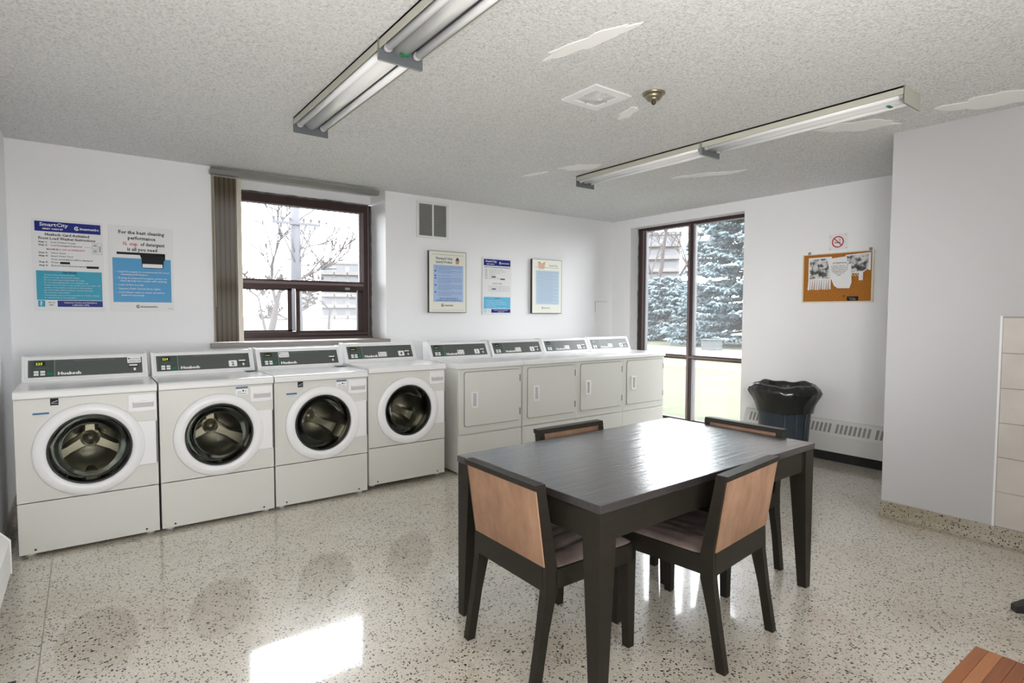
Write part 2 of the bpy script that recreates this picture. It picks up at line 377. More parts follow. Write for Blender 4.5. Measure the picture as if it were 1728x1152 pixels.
# tile panel let into the wall block, with white edge trim
TY0 = -4.415
box('tile_trim', M_WALL, XP-0.004, XP+0.01, TY0-0.006, TY0+0.006, 0.10, 1.385, wi)
box('tile_bed', M_GROUT, XP-0.003, XP+0.01, -5.75, TY0-0.006, 0.10, 1.382, wi)
zs = [0.103, 0.317, 0.528, 0.738, 0.949, 1.161, 1.374]
tm = None
for r in range(6):
    for cidx in range(4):
        y1 = TY0-0.010-cidx*0.325; y0 = y1-0.3225
        o = MB().box(XP-0.009, XP+0.002, y0, y1, zs[r]+0.0015, zs[r+1]-0.0015, 0.002).build('tile', M_TILE, wi)
# terrazzo cove base on the block
prof = [(XP+0.01, 0.10), (XP-0.008, 0.10), (XP-0.010, 0.094)]+[(XP-0.010-0.045*(1-math.cos(a)), 0.045-0.045*math.sin(a)) for a in [i*PI/2/6 for i in range(7)]]+[(XP-0.10, 0.0005), (XP-0.10, -0.003), (XP+0.01, -0.003)]
mb = MB().prism(prof, YB, YP, 'y')
struct('baseboard_inner', mb, M_TERR)
# terrazzo base on the left wall
prof = [(XL-0.005, 0.10), (XL+0.012, 0.10), (XL+0.014, 0.09)]+[(XL+0.014+0.04*(1-math.cos(a)), 0.04-0.04*math.sin(a)) for a in [i*PI/2/5 for i in range(6)]]+[(XL+0.07, -0.003), (XL-0.005, -0.003)]
struct('baseboard_left', MB().prism(prof, -2.02, 0, 'y'), M_TERR)
struct('baseboard_right', MB().box(XR-0.012, XR+0.01, YP, W2[0], 0, 0.10, 0.003), M_TERR)
# sill of the back window
struct('trim_1', MB().box(1.183, 2.812, -0.045, 0.375, 1.09, 1.132, 0.004), mat('grey_stone_sill', (0.30, 0.27, 0.245), 0.5), label='brown grey stone sill under the back window', cat='window sill')

# ------------------------------------------------------------------ back window
def member(mb, *a): mb.box(*a, 0.002)
w1 = thing('window_1', None, None); w1['kind'] = 'structure'
F0, F1 = 0.362, 0.425
f = MB()
member(f, 1.20, 2.785, F0, F1, 2.432, 2.515); member(f, 1.20, 2.785, F0, F1, 1.134, 1.208); member(f, 1.20, 1.30, F0, F1, 1.208, 2.432)
member(f, 2.690, 2.785, F0, F1, 1.208, 2.432)
f.build('window_frame', M_BRONZE, w1)
MB().box(1.30, 2.69, F0-0.012, F1, 1.628, 1.712, 0.004).build('meeting_rail', M_BRONZE, w1)
MB().box(1.30, 2.69, F0-0.018, F0-0.010, 1.668, 1.695, 0.002).build('rail_lip', M_BRONZE2, w1)
f = MB(); member(f, 1.28, 2.69, F0+0.01, F0+0.03, 2.418, 2.432); member(f, 2.655, 2.668, F0+0.01, F0+0.04, 1.712, 2.42); member(f, 2.62, 2.632, F0-0.004, F0+0.02, 1.208, 1.628)
f.build('glazing_bead', M_SEAL, w1)
MB().box(2.745, 2.757, F0-0.006, F0+0.02, 1.15, 2.50, 0.002).build('jamb_strip', M_BRONZE2, w1)
MB().box(2.668, 2.70, F0-0.006, F0+0.02, 1.712, 2.432, 0.002).build('jamb_strip', M_BRONZE2, w1)
box('upper_pane', M_GLASS, 1.30, 2.66, F0+0.030, F0+0.034, 1.712, 2.432, w1)
so = MB(); member(so, 1.31, 1.975, F0+0.035, F0+0.055, 1.19, 1.225); member(so, 1.31, 1.975, F0+0.035, F0+0.055, 1.61, 1.64); member(so, 1.932, 1.972, F0+0.035, F0+0.055, 1.208, 1.628)
so = so.build('sliding_sash', M_BRONZE, w1); box('pane', M_GLASSH, 1.31, 1.94, F0+0.043, F0+0.047, 1.22, 1.62, so)
si = MB(); member(si, 2.0, 2.69, F0+0.005, F0+0.028, 1.185, 1.215); member(si, 2.0, 2.69, F0+0.005, F0+0.028, 1.605, 1.635); member(si, 2.002, 2.040, F0+0.005, F0+0.028, 1.2, 1.62)
member(si, 2.632, 2.69, F0+0.005, F0+0.028, 1.2, 1.62)
si = si.build('sliding_sash', M_BRONZE, w1); box('pane', M_GLASSH, 2.035, 2.635, F0+0.014, F0+0.018, 1.21, 1.61, si)
MB().box(2.49, 2.54, F0-0.022, F0-0.008, 1.628, 1.652, 0.003).build('latch', M_SEAL, si)
f = MB(); f.box(1.5, 2.785, F0-0.02, F0+0.003, 1.132, 1.150, 0.002); f.box(2.02, 2.74, F0-0.010, F0, 1.176, 1.184, 0.002); f.build('track_rail', M_BRONZE2, w1)
# ragged caulking between frame and reveal
rnd = random.Random(3); mb = MB()
pts = [(2.775+rnd.uniform(-0.004, 0.004), F0-0.004, 1.14+i*0.046) for i in range(30)]; mb.tube(pts, [0.006+0.004*rnd.random() for _ in pts], 6)
pts = [(1.3+i*0.05, F0-0.003, 2.516+rnd.uniform(-0.004, 0.004)) for i in range(30)]; mb.tube(pts, [0.006+0.004*rnd.random() for _ in pts], 6)
mb.build('caulking', mat('caulk', (0.10, 0.10, 0.11), 0.7), w1)

# ------------------------------------------------------------------ tall window in the right wall
w2 = thing('window_2', None, None); w2['kind'] = 'structure'
X0, X1 = 6.215, 6.285
f = MB()
f.box(X0, X1, W2[0], W2[1], 2.462, 2.505, 0.002); f.box(X0, X1, W2[0], W2[1], W2[2], 0.105, 0.002); f.box(X0, X1, -0.385, W2[1], 0.1, 2.47, 0.002); f.box(X0, X1, W2[0], -1.845, 0.1, 2.47, 0.002)
f.box(X0, X1, -1.165, -1.105, 0.1, 2.47, 0.002)
f.build('window_frame', M_BRONZE, w2)
f = MB(); f.box(X0-0.012, X0+0.02, -0.425, -0.395, 0.1, 2.47, 0.002); f.box(X0-0.012, X0+0.02, -1.128, -1.098, 0.1, 2.47, 0.002); f.build('mullion_strip', M_BRONZE2, w2)
f = MB(); f.box(X0-0.004, X0+0.04, -1.198, -1.172, 0.1, 2.47, 0.002); f.box(X0-0.004, X0+0.04, -0.455, -0.436, 0.1, 2.47, 0.002); f.box(X0+0.0, X0+0.04, -1.85, -0.45, 2.452, 2.464, 0.002); f.build('glazing_bead', M_SEAL, w2)
MB().box(X0-0.006, X0+0.05, -0.436, -0.425, 0.1, 2.47).build('jamb_gasket', M_GASK, w2)
MB().box(X0-0.004, X1, -1.85, -0.385, 0.842, 0.893, 0.003).build('transom', M_BRONZE, w2)
MB().box(X0-0.010, X0, -1.85, -0.385, 0.858, 0.880, 0.002).build('transom_lip', M_BRONZE2, w2)
for (y0, y1) in ((-1.11, -0.385), (-1.85, -1.16)):
    box('pane', M_GLASS, X0+0.04, X0+0.045, y0, y1, 0.89, 2.465, w2); box('pane', M_GLASS, X0+0.04, X0+0.045, y0, y1, 0.10, 0.845, w2)
mb = MB(); pts = [(X0-0.004, -0.322+rnd.uniform(-0.005, 0.005), 0.1+i*0.06) for i in range(41)]; mb.tube(pts, [0.006+0.005*rnd.random() for _ in pts], 6)
mb.build('caulking', MATS['caulk'], w2)
# unseen window added in the rear wall (behind the camera) for fill daylight
w3 = thing('added_rear_window', None, None); w3['kind'] = 'structure'
f = MB()
for x in (0.4, 1.17, 1.94): f.box(x, x+0.06, YB-0.12, YB-0.06, 1.0, 2.2, 0.002)
f.box(0.4, 2.0, YB-0.12, YB-0.06, 1.0, 1.06, 0.002); f.box(0.4, 2.0, YB-0.12, YB-0.06, 2.14, 2.2, 0.002); f.build('window_frame', M_BRONZE, w3)
for x in (0.46, 1.23): box('pane', M_GLASS, x, x+0.71, YB-0.10, YB-0.095, 1.06, 2.14, w3)

# ================================================================== MACHINES
MW = 0.682
CF = None
def console(root, zt, x0=0.008, x1=0.674):
    """sloped control box on the rear of the lid; returns the frame of its face"""
    y0 = 0.495; prof = [(y0, zt-0.002), (y0, zt+0.012), (y0+0.072, zt+0.150), (y0+0.088, zt+0.158), (y0+0.15, zt+0.158), (y0+0.15, zt-0.002)]
    cs = MB().prism(prof, x0+0.012, x1-0.012, 'x').build('console', M_PLAS, root)
    pe = [(y0-0.006, zt), (y0-0.006, zt+0.012), (y0+0.067, zt+0.156), (y0+0.086, zt+0.164), (y0+0.152, zt+0.164), (y0+0.152, zt)]
    for a, b in ((x0, x0+0.014), (x1-0.014, x1)): MB().prism(pe, a, b, 'x').build('end_cap', M_PLAS, root)
    V = Vector((0, 0.072, 0.138)).normalized(); N = Vector((0, -0.138, 0.072)).normalized()
    fr = Frame((x0+0.014, y0, zt+0.012), (1, 0, 0), V, N); L = 0.155; Wd = x1-x0-0.028
    rim = MB()
    fbox(rim, fr, 0, Wd, 0, 0.016, 0, 0.004, 0.001); fbox(rim, fr, 0, Wd, L-0.020, L, 0, 0.004, 0.001); fbox(rim, fr, 0, 0.016, 0.016, L-0.02, 0, 0.004, 0.001); fbox(rim, fr, Wd-0.016, Wd, 0.016, L-0.02, 0, 0.004, 0.001)
    rim.build('console_rim', M_LID, root)
    face = MB(); fbox(face, fr, 0.016, Wd-0.016, 0.016, L-0.02, 0, 0.0015); face = face.build('control_face', M_PANEL, root)
    kp = MB(); fbox(kp, fr, 0.028, 0.145, 0.020, L-0.024, 0.0015, 0.0022); kp.build('keypad', M_PANEL2, face)
    ln = MB(); fbox(ln, fr, 0.146, 0.149, 0.016, L-0.020, 0.0015, 0.0028); ln.build('divider_line', mat('print_sage', (0.25, 0.32, 0.28), 0.5, spec=0.15), face)
    lcd = MB(); fbox(lcd, fr, 0.048, 0.100, 0.096, 0.124, 0.002, 0.004, 0.0008); lcd.build('display', M_LCD, face)
    for k, (u, v) in enumerate(((0.044, 0.046), (0.044, 0.028), (0.076, 0.046), (0.076, 0.028))):
        b = MB(); fbox(b, fr, u, u+0.024, v, v+0.014, 0.002, 0.0055, 0.002); b.build('button', M_PLAS, face)
    b = MB(); fbox(b, fr, 0.110, 0.136, 0.028, 0.046, 0.002, 0.005, 0.001); b.build('start_button', M_GREEN, face)
    tx = MB()
    for i, u in enumerate((0.052, 0.070, 0.088, 0.108)): put_text(tx, fr, ('WASH', 'RINSE', 'SPIN', 'LOCK')[i], u, 0.075, 0.0055, 0.0026)
    tx.build('indicator_lettering', mat('print_mid_grey', (0.30, 0.32, 0.31), 0.5, spec=0.15), face)
    # card slot
    cs = MB(); fbox(cs, fr, Wd-0.094, Wd-0.038, 0.060, 0.068, 0.0015, 0.006, 0.001); cs.build('card_slot', M_GASK, face)
    cs = MB(); fbox(cs, fr, Wd-0.090, Wd-0.044, 0.070, 0.080, 0.0015, 0.004, 0.001); fbox(cs, fr, Wd-0.066, Wd-0.054, 0.036, 0.054, 0.0015, 0.003); cs.build('slot_marking', M_WHITE, face)
    return fr, Wd, face
def brand(fr, face, u=0.163, v=0.029):
    t_ = MB(); put_text(t_, fr, 'Huebsch', u, v, 0.028, 0.0026, bold=0.05, width=0.120); t_.build('brand_lettering', M_WHITE, face)
def faint(fr, face, s='TEMPERATURE   BLEACH   &   DELICATES   CYCLES'):
    t_ = MB(); put_text(t_, fr, s, 0.245, 0.122, 0.008, 0.0022, width=0.22); t_.build('top_lettering', MATS['print_mid_grey'], face)
def digits(fr, face, s):
    t_ = MB(); put_text(t_, fr, s, 0.053, 0.101, 0.022, 0.0046, bold=0.02, width=0.035); t_.build('display_digits', M_DIGIT, face)
def number(fr, face, s, u, v=0.030):
    b = MB(); fpoly(b, fr, rrect(u, u+0.056, v, v+0.048, 0.006), 0.0015, 0.003); b = b.build('number_plate', M_WHITE, face)
    t_ = MB(); put_text(t_, fr, s, u+0.028, v+0.009, 0.040, 0.0035, bold=0.03, align='CENTER'); t_.build('number', M_BLACK, face)
def sticker(fr, face, u, v, wd=0.078, ht=0.044):
    b = MB(); fpoly(b, fr, rrect(u, u+wd, v, v+ht, 0.005), 0.0015, 0.0026); b.build('sticker', M_WHITE, face)
    t_ = MB(); fpoly(t_, fr, circ(u+0.010, v+ht*0.72, 0.0055, 12), 0.0026, 0.0032); put_text(t_, fr, 'inamatic', u+0.017, v+ht*0.60, 0.014, 0.0032, width=wd*0.72); put_text(t_, fr, '1-800-561-1972', u+0.006, v+ht*0.18, 0.013, 0.0032, bold=0.02, width=wd*0.84); t_.build('sticker_lettering', M_GREYP, face)

def panel_with_hole(mb, x0, x1, z0, z1, cx, cz, r, y0, y1, seg=64):
    angs = sorted(set([2*PI*i/seg for i in range(seg)]+[math.atan2(z-cz, x-cx) % (2*PI) for x in (x0, x1) for z in (z0, z1)]))
    inner, outer = [], []
    for a in angs:
        c, s_ = math.cos(a), math.sin(a); inner.append((cx+r*c, cz+r*s_))
        k = min([(x1-cx)/c if c > 1e-9 else 1e9, (x0-cx)/c if c < -1e-9 else 1e9, (z1-cz)/s_ if s_ > 1e-9 else 1e9, (z0-cz)/s_ if s_ < -1e-9 else 1e9])
        outer.append((cx+k*c, cz+k*s_))
    n = len(angs); vs = []
    for y in (y0, y1): vs += [(x, y, z) for x, z in inner]+[(x, y, z) for x, z in outer]
    fs = []
    for i in range(n):
        j = (i+1) % n
        fs += [(i, j, n+j, n+i), (2*n+i, 3*n+i, 3*n+j, 2*n+j), (i, 2*n+i, 2*n+j, j), (n+i, n+j, 3*n+j, 3*n+i)]
    mb.add(vs, fs)
def lid(root, z0, z1, m=None):
    prof = [(-0.016, z0), (-0.022, z0+0.006), (-0.022, z1-0.020), (-0.018, z1-0.009), (-0.008, z1-0.002), (0.004, z1), (0.655, z1), (0.655, z0)]
    MB().box(0.006, MW-0.006, -0.0022, 0.01, z0-0.0035, z0+0.001).build('lid_gap', M_GASK, root)
    return MB().prism(prof, 0.001, MW-0.001, 'x').build('lid', M_LID, root)
DCX, DCZ = 0.342, 0.586
def washer():
    r = thing('washing_machine', 'x', 'washing machine', group='front loading washers along the back wall')
    zl = 0.903
    body = MB()
    body.box(0.003, 0.018, 0.018, 0.64, 0.025, zl); body.box(MW-0.018, MW-0.003, 0.018, 0.64, 0.025, zl); body.box(0.003, MW-0.003, 0.62, 0.64, 0.025, zl); body.box(0.003, MW-0.003, 0.018, 0.64, 0.025, 0.04)
    body.build('body', M_ENAM, r)
    fp = MB(); panel_with_hole(fp, 0.002, MW-0.002, 0.316, zl-0.003, DCX, DCZ, 0.224, 0.0, 0.018); fp.build('front_panel', M_ENAM, r)
    kp = MB().box(0.002, MW-0.002, 0.0, 0.018, 0.020, 0.310, 0.004).build('lower_panel', M_ENAM, r)
    for x in (0.075, 0.610): MB().lathe([(0.0, -0.004), (0.005, -0.004), (0.006, 0.0)], 12, (x, 0, 0.042), 'y').build('screw', M_GASK, kp)
    lid(r, zl, 0.950)
    for x in (0.05, MW-0.05):
        for y in (0.06, 0.58): MB().lathe([(0.0, 0), (0.024, 0), (0.024, 0.010), (0.012, 0.014), (0.012, 0.035), (0, 0.035)], 16, (x, y, 0)).build('foot', M_PLAS, r)
    # door: broad white ring, hinge plate, bowl of glass
    ring = MB().lathe([(0.271, 0.0), (0.270, -0.012), (0.262, -0.020), (0.235, -0.026), (0.215, -0.024), (0.206, -0.016), (0.203, 0.004), (0.225, 0.006)], 72, (DCX, 0, DCZ), 'y', close=True).build('door', M_PLAS, r)
    MB().lathe([(0.2035, -0.012), (0.200, -0.016), (0.194, -0.012), (0.190, 0.02), (0.200, 0.02)], 64, (DCX, 0, DCZ), 'y', close=True).build('door_rim', M_GASK, ring)
    MB().lathe([(0.194, -0.002), (0.185, 0.014), (0.165, 0.045), (0.150, 0.085), (0.120, 0.115), (0.06, 0.13), (0.0005, 0.133)], 64, (DCX, 0, DCZ), 'y').build('door_glass', M_DOORGL, ring, fixn=True)
    pl = MB(); pl.box(0.560, MW-0.010, -0.012, 0.0, 0.450, 0.722, 0.003); pl.build('hinge_plate', M_PLAS, r); MB().box(MW-0.010, MW-0.005, -0.009, 0.0, 0.455, 0.716).build('hinge_shadow_gap', M_GASK, r)
    # drum
    dr = MB().lathe([(0.212, 0.0), (0.212, 0.08), (0.25, 0.10), (0.25, 0.40), (0.0005, 0.41)], 48, (DCX, 0.012, DCZ), 'y').build('drum', M_STEEL_D, r)
    sp = MB()
    for a in (90, 210, 330):
        ar = math.radians(a); d = Vector((math.cos(ar), 0, math.sin(ar))); q = Vector((-d.z, 0, d.x)); c0 = Vector((DCX, 0.36, DCZ))
        prof = [(0.02, 0.045), (0.13, 0.034), (0.24, 0.062)]
        vs = []
        for (l, wd) in prof:
            for s_, dy in ((-1, 0.05), (-0.6, 0.0), (0.6, 0.0), (1, 0.05)): p = c0+d*l+q*wd*s_; vs.append((p.x, p.y+dy, p.z))
        sp.add(vs, [(i*4+k, i*4+k+1, i*4+k+5, i*4+k+4) for i in range(2) for k in range(3)], False)
    sp.lathe([(0.055, 0.06), (0.052, 0.03), (0.03, 0.0), (0.0005, -0.008)], 24, (DCX, 0.33, DCZ), 'y')
    sp.build('spoke_plate', M_STEEL, dr)
    for a in (30, 150, 270):
        ar = math.radians(a); d = Vector((math.cos(ar), 0, math.sin(ar))); q = Vector((-d.z, 0, d.x)); c0 = Vector((DCX, 0, DCZ)); vs = []
        for y in (0.12, 0.40):
            for l, s_ in ((0.25, -0.05), (0.185, -0.018), (0.185, 0.018), (0.25, 0.05)): p = c0+d*l+q*s_; vs.append((p.x, y, p.z))
        MB().add(vs, [(0, 1, 5, 4), (1, 2, 6, 5), (2, 3, 7, 6), (0, 3, 2, 1), (4, 5, 6, 7)]).build('baffle', M_STEEL, dr)
    # dispenser drawer
    fr = Frame((0, 0, 0), (1, 0, 0), (0, 0, 1), (0, -1, 0))
    ds = MB(); fpoly(ds, fr, [(0.533, 0.792), (0.537, 0.787), (0.600, 0.784), (0.672, 0.788), (0.674, 0.793), (0.674, 0.884), (0.670, 0.888), (0.537, 0.888), (0.533, 0.884)], 0.0, 0.008); ds = ds.build('dispenser_drawer', M_PLAS, r)
    hp = MB(); fpoly(hp, fr, [(0.553, 0.808), (0.664, 0.808), (0.664, 0.842), (0.61, 0.848), (0.553, 0.842)], 0.008, 0.0092); hp.build('drawer_grip', M_PLASG, ds)
    hp = MB(); fbox(hp, fr, 0.558, 0.660, 0.836, 0.846, 0.0085, 0.014, 0.002); hp.build('grip_lip', M_PLAS, ds)
    return r
FRW = Frame((0, 0, 0), (1, 0, 0), (0, 0, 1), (0, -1, 0))
def star_badge(r, u, v):
    b = MB(); fbox(b, FRW, u, u+0.038, v, v+0.040, 0, 0.001); b = b.build('badge', M_BLACK, r)
    t_ = MB(); fpoly(t_, FRW, [(u+0.004, v+0.016), (u+0.034, v+0.028), (u+0.034, v+0.024), (u+0.012, v+0.016)], 0.001, 0.0015); fbox(t_, FRW, u+0.004, u+0.034, v+0.010, v+0.012, 0.001, 0.0015); t_.build('badge_marking', M_PLASG, b)
def blue_label(r, u, v):
    b = MB(); fbox(b, FRW, u, u+0.073, v, v+0.011, 0, 0.001); b.build('blue_label', mat('label_blue', (0.03, 0.12, 0.30), 0.4), r)
    t_ = MB(); put_text(t_, FRW, 'HIGH EFFICIENCY', u+0.002, v-0.010, 0.008, 0.001, width=0.068); t_.build('label_lettering', M_PLASG, r)
def info_label(r, u, v):
    b = MB(); fbox(b, FRW, u, u+0.075, v+0.040, v+0.054, 0, 0.001); b.build('info_label_band', mat('label_slate', (0.10, 0.16, 0.26), 0.4), r)
    b = MB(); fbox(b, FRW, u, u+0.075, v, v+0.040, 0, 0.0008); b = b.build('info_label', M_WHITE, r)
    t_ = MB(); fpoly(t_, FRW, circ(u+0.046, v+0.026, 0.006, 12), 0.001, 0.0014); fbox(t_, FRW, u+0.012, u+0.034, v+0.018, v+0.021, 0.001, 0.0014); fbox(t_, FRW, u+0.008, u+0.066, v+0.006, v+0.009, 0.001, 0.0014); fbox(t_, FRW, u+0.056, u+0.066, v+0.022, v+0.026, 0.001, 0.0014); t_.build('label_lettering', M_GREYP, b)
base = washer()
wx = [(0.0, -1.248, 0.0), (0.69, -1.247, 0.0), (1.38, -1.238, 0.0), (2.08, -1.212, 0.020)]
labels = ['cream front loading washer at the left wall, sticker above its card slot', 'cream front loading washer numbered 2 on its console',
          'cream front loading washer with black badge and no number plate, right of washer 2', 'cream front loading washer numbered 4, nearest to the dryers']
ws = [base]+[clone(base) for _ in range(3)]
for i, (o, (x, y, z)) in enumerate(zip(ws, wx)):
    o.location = (x, y, z); o['label'] = labels[i]
    fr, Wd, face = console(o, 0.950); brand(fr, face)
    if i < 3: faint(fr, face)
    digits(fr, face, ['225', '224', '', ''][i] or '---')
    if i == 0: sticker(fr, face, Wd-0.100, 0.092)
    if i == 1: number(fr, face, '2', Wd-0.160)
    if i == 2: sticker(fr, face, 0.154, 0.086)
    if i == 3: sticker(fr, face, 0.292, 0.030); number(fr, face, '4', Wd-0.155)
    if i in (0, 2): star_badge(o, 0.162, 0.858); blue_label(o, 0.083, 0.810)
    if i in (1, 2): info_label(o, 0.444, 0.838)
    if i in (1, 2):
        b = MB().box(0.60, 0.67, 0.40, 0.49, 0.950, 0.953, 0.001).build('lid_label', M_GREYP, o)

def dryer():
    r = thing('dryer', 'x', 'dryer', group='dryers along the back wall')
    zl, zt = 0.915, 0.962
    MB().box(0.003, MW-0.003, 0.014, 0.64, 0.02, zl, 0.004).build('body', M_ENAM, r)
    MB().box(0.004, MW-0.004, -0.002, 0.016, 0.348, zl-0.002, 0.006).build('front_panel', M_ENAM, r)
    MB().box(0.004, MW-0.004, 0.0, 0.016, 0.022, 0.340, 0.006).build('lower_panel', M_ENAM, r)
    lid(r, zl, zt)
    for x in (0.05, MW-0.05):
        for y in (0.06, 0.58): MB().lathe([(0.0, 0), (0.024, 0), (0.024, 0.010), (0.012, 0.014), (0.012, 0.03), (0, 0.03)], 16, (x, y, 0)).build('foot', M_PLAS, r)
    g = MB(); fpoly(g, FRW, rrect(0.057, 0.659, 0.413, 0.889, 0.022), 0.0, 0.0035); g.build('door_gasket', mat('dark_gasket', (0.10, 0.10, 0.095), 0.6), r)
    d = MB(); fpoly(d, FRW, rrect(0.061, 0.655, 0.418, 0.885, 0.020), 0.0036, 0.010); d = d.build('door', M_ENAM, r)
    h = MB()
    fbox(h, FRW, 0.122, 0.190, 0.574, 0.590, 0.010, 0.022, 0.003); fbox(h, FRW, 0.122, 0.190, 0.702, 0.718, 0.010, 0.022, 0.003); fbox(h, FRW, 0.122, 0.140, 0.590, 0.702, 0.010, 0.022, 0.003); fbox(h, FRW, 0.176, 0.190, 0.590, 0.702, 0.010, 0.022, 0.003)
    h = h.build('handle', M_PLAS, d)
    c = MB(); fbox(c, FRW, 0.138, 0.178, 0.588, 0.704, 0.010, 0.0115); c.build('handle_recess', M_PLASG, h)
    for v in (0.468, 0.776):
        c = MB(); fbox(c, FRW, 0.651, 0.659, v, v+0.062, 0.006, 0.014, 0.001); c.build('hinge', mat('hinge_metal', (0.20, 0.20, 0.19), 0.4, metal=0.6), r)
    return r
base = dryer()
dl = ['cream dryer numbered 1, beside the last washer', 'cream dryer numbered 2, second in the dryer row', 'cream dryer between the number 2 dryer and the one at the tall window', 'cream dryer at the end of the row by the tall window']
ds = [base]+[clone(base) for _ in range(3)]
for i, o in enumerate(ds):
    o.location = (2.864+0.69*i+(0.006 if i == 1 else 0), -1.262+0.0093*i, 0.0); o['label'] = dl[i]
    fr, Wd, face = console(o, 0.962); brand(fr, face); digits(fr, face, '---')
    sticker(fr, face, 0.288, 0.030, 0.072, 0.046); number(fr, face, '1234'[i], Wd-0.158)

# ================================================================== TABLE AND CHAIRS
tb = thing('dining_table', 'long dark espresso wood table with tapered legs in the middle of the room', 'table', (1.6864, -3.1879, 0), math.radians(1.4669))
L, Wt, T = 1.5731, 0.8903, 0.741
MB().box(0, L, -Wt, 0, T-0.030, T, 0.003).build('table_top', M_TABLE, tb)
for a in ((0.07, L-0.07, -0.040, -0.014), (0.07, L-0.07, -Wt+0.014, -Wt+0.040), (0.014, 0.040, -Wt+0.07, -0.07), (L-0.040, L-0.014, -Wt+0.07, -0.07)):
    MB().box(*a, 0.605, T-0.031, 0.001).build('apron', M_DWOOD, tb)
for ix in (0, 1):
    for iy in (0, 1):
        sx, sy = (1, -1)[ix], (-1, 1)[iy]; x0, y0 = (0.004, L-0.004)[ix], (-0.004, -Wt+0.004)[iy]; vs = []
        for z, s_ in ((0, 0.044), (0.60, 0.082), (T-0.030, 0.082)):
            vs += [(x0, y0, z), (x0+sx*s_, y0, z), (x0+sx*s_, y0+sy*s_, z), (x0, y0+sy*s_, z)]
        MB().add(vs, [(i*4+k, i*4+(k+1) % 4, i*4+4+(k+1) % 4, i*4+4+k) for i in range(2) for k in range(4)]+[(3, 2, 1, 0), (8, 9, 10, 11)]).build('leg', M_DWOOD, tb)
def chair():
    r = thing('dining_chair', 'x', 'chair', group='chairs around the dark table')
    hw = 0.238
    for s_ in (-1, 1):
        prof = [(-0.058, 0.0), (-0.022, 0.0), (0.014, 0.20), (0.052, 0.35), (0.054, 0.45), (-0.006, 0.762), (-0.044, 0.762), (0.0, 0.46), (-0.004, 0.35), (-0.024, 0.20)]
        y = s_*hw; MB().prism(prof, y, y-s_*0.034, 'y').build('leg', M_DWOOD, r)
        vs = []
        for z, a, b in ((0, 0.449, 0.483), (0.37, 0.440, 0.488)):
            wd = 0.034 if z == 0 else 0.046
            vs += [(a, s_*hw, z), (b, s_*hw, z), (b, s_*(hw-wd), z), (a, s_*(hw-wd), z)]
        MB().add(vs, [(k, (k+1) % 4, 4+(k+1) % 4, 4+k) for k in range(4)]+[(3, 2, 1, 0), (4, 5, 6, 7)]).build('leg', M_DWOOD, r)
        MB().box(0.045, 0.488, s_*hw, s_*(hw-0.024), 0.366, 0.442, 0.002).build('side_rail', M_DWOOD, r)
    MB().box(0.462, 0.490, -hw, hw, 0.366, 0.440, 0.002).build('front_rail', M_DWOOD, r)
    MB().prism([(-0.004, 0.368), (0.020, 0.368), (0.020, 0.458), (-0.002, 0.458)], -hw+0.02, hw-0.02, 'y').build('rear_rail', M_DWOOD, r)
    MB().prism([(-0.050, 0.752), (-0.054, 0.774), (-0.008, 0.774), (-0.002, 0.752)], -hw-0.001, hw+0.001, 'y').build('top_rail', M_DWOOD, r)
    # back upholstery, outside and inside
    MB().prism([(-0.006, 0.462), (-0.048, 0.752), (-0.038, 0.752), (0.006, 0.462)], -hw+0.006, hw-0.016, 'y').build('back_panel', M_TAN, r)
    n = 10; vs = []; fs = []
    for i in range(n+1):
        for j in range(n+1):
            a, b = i/n, j/n; z = 0.47+a*0.28; y = -(hw-0.036)+b*2*(hw-0.036); x = 0.040-a*0.044; bul = 0.010*(1-(2*a-1)**4)*(1-(2*b-1)**4)
            vs.append((x+bul, y, z))
    for i in range(n):
        for j in range(n): k = i*(n+1)+j; fs.append((k, k+1, k+n+2, k+n+1))
    k = len(vs); vs += [(x-0.03, y, z) for x, y, z in vs]; fs += [tuple(q+k for q in f_)[::-1] for f_ in fs]
    bd = [i for i in range(n+1)]+[i*(n+1)+n for i in range(1, n+1)]+[n*(n+1)+i for i in range(n-1, -1, -1)]+[i*(n+1) for i in range(n-1, 0, -1)]
    fs += [(bd[i], bd[(i+1) % len(bd)], bd[(i+1) % len(bd)]+k, bd[i]+k) for i in range(len(bd))]
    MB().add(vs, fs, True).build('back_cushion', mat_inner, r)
    # seat cushion with creases
    n = 28; vs = []; fs = []; rn = random.Random(5); cr = [(rn.uniform(0.1, 0.9), rn.uniform(-0.6, 0.6), rn.uniform(0.006, 0.012), rn.uniform(18, 40)) for _ in range(8)]
    for i in range(n+1):
        for j in range(n+1):
            a, b = i/n, j/n; x = 0.05+a*0.438; y = -hw+0.002+b*2*(hw-0.002)
            if x < 0.06: y *= 0.86
            e = (1-(2*a-1)**8)*(1-(2*b-1)**8); z = 0.438+0.026*e
            for p, k_, am, sh in cr:
                d = (b-p)+k_*(a-0.5)*0.5; z -= am*e*math.exp(-(d*sh)**2)*math.sin(a*PI)
            vs.append((x, y, z))
    for i in range(n):
        for j in range(n): k = i*(n+1)+j; fs.append((k, k+1, k+n+2, k+n+1))
    k = len(vs); vs += [(x, y, 0.425) for x, y, z in vs]; fs += [tuple(q+k for q in f_)[::-1] for f_ in fs]
    bd = [i for i in range(n+1)]+[i*(n+1)+n for i in range(1, n+1)]+[n*(n+1)+i for i in range(n-1, -1, -1)]+[i*(n+1) for i in range(n-1, 0, -1)]
    fs += [(bd[i], bd[(i+1) % len(bd)], bd[(i+1) % len(bd)]+k, bd[i]+k) for i in range(len(bd))]
    MB().add(vs, fs, True).build('seat', M_SEAT, r)
    return r
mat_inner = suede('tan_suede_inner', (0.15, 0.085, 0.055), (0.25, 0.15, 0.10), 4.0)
c0 = chair()
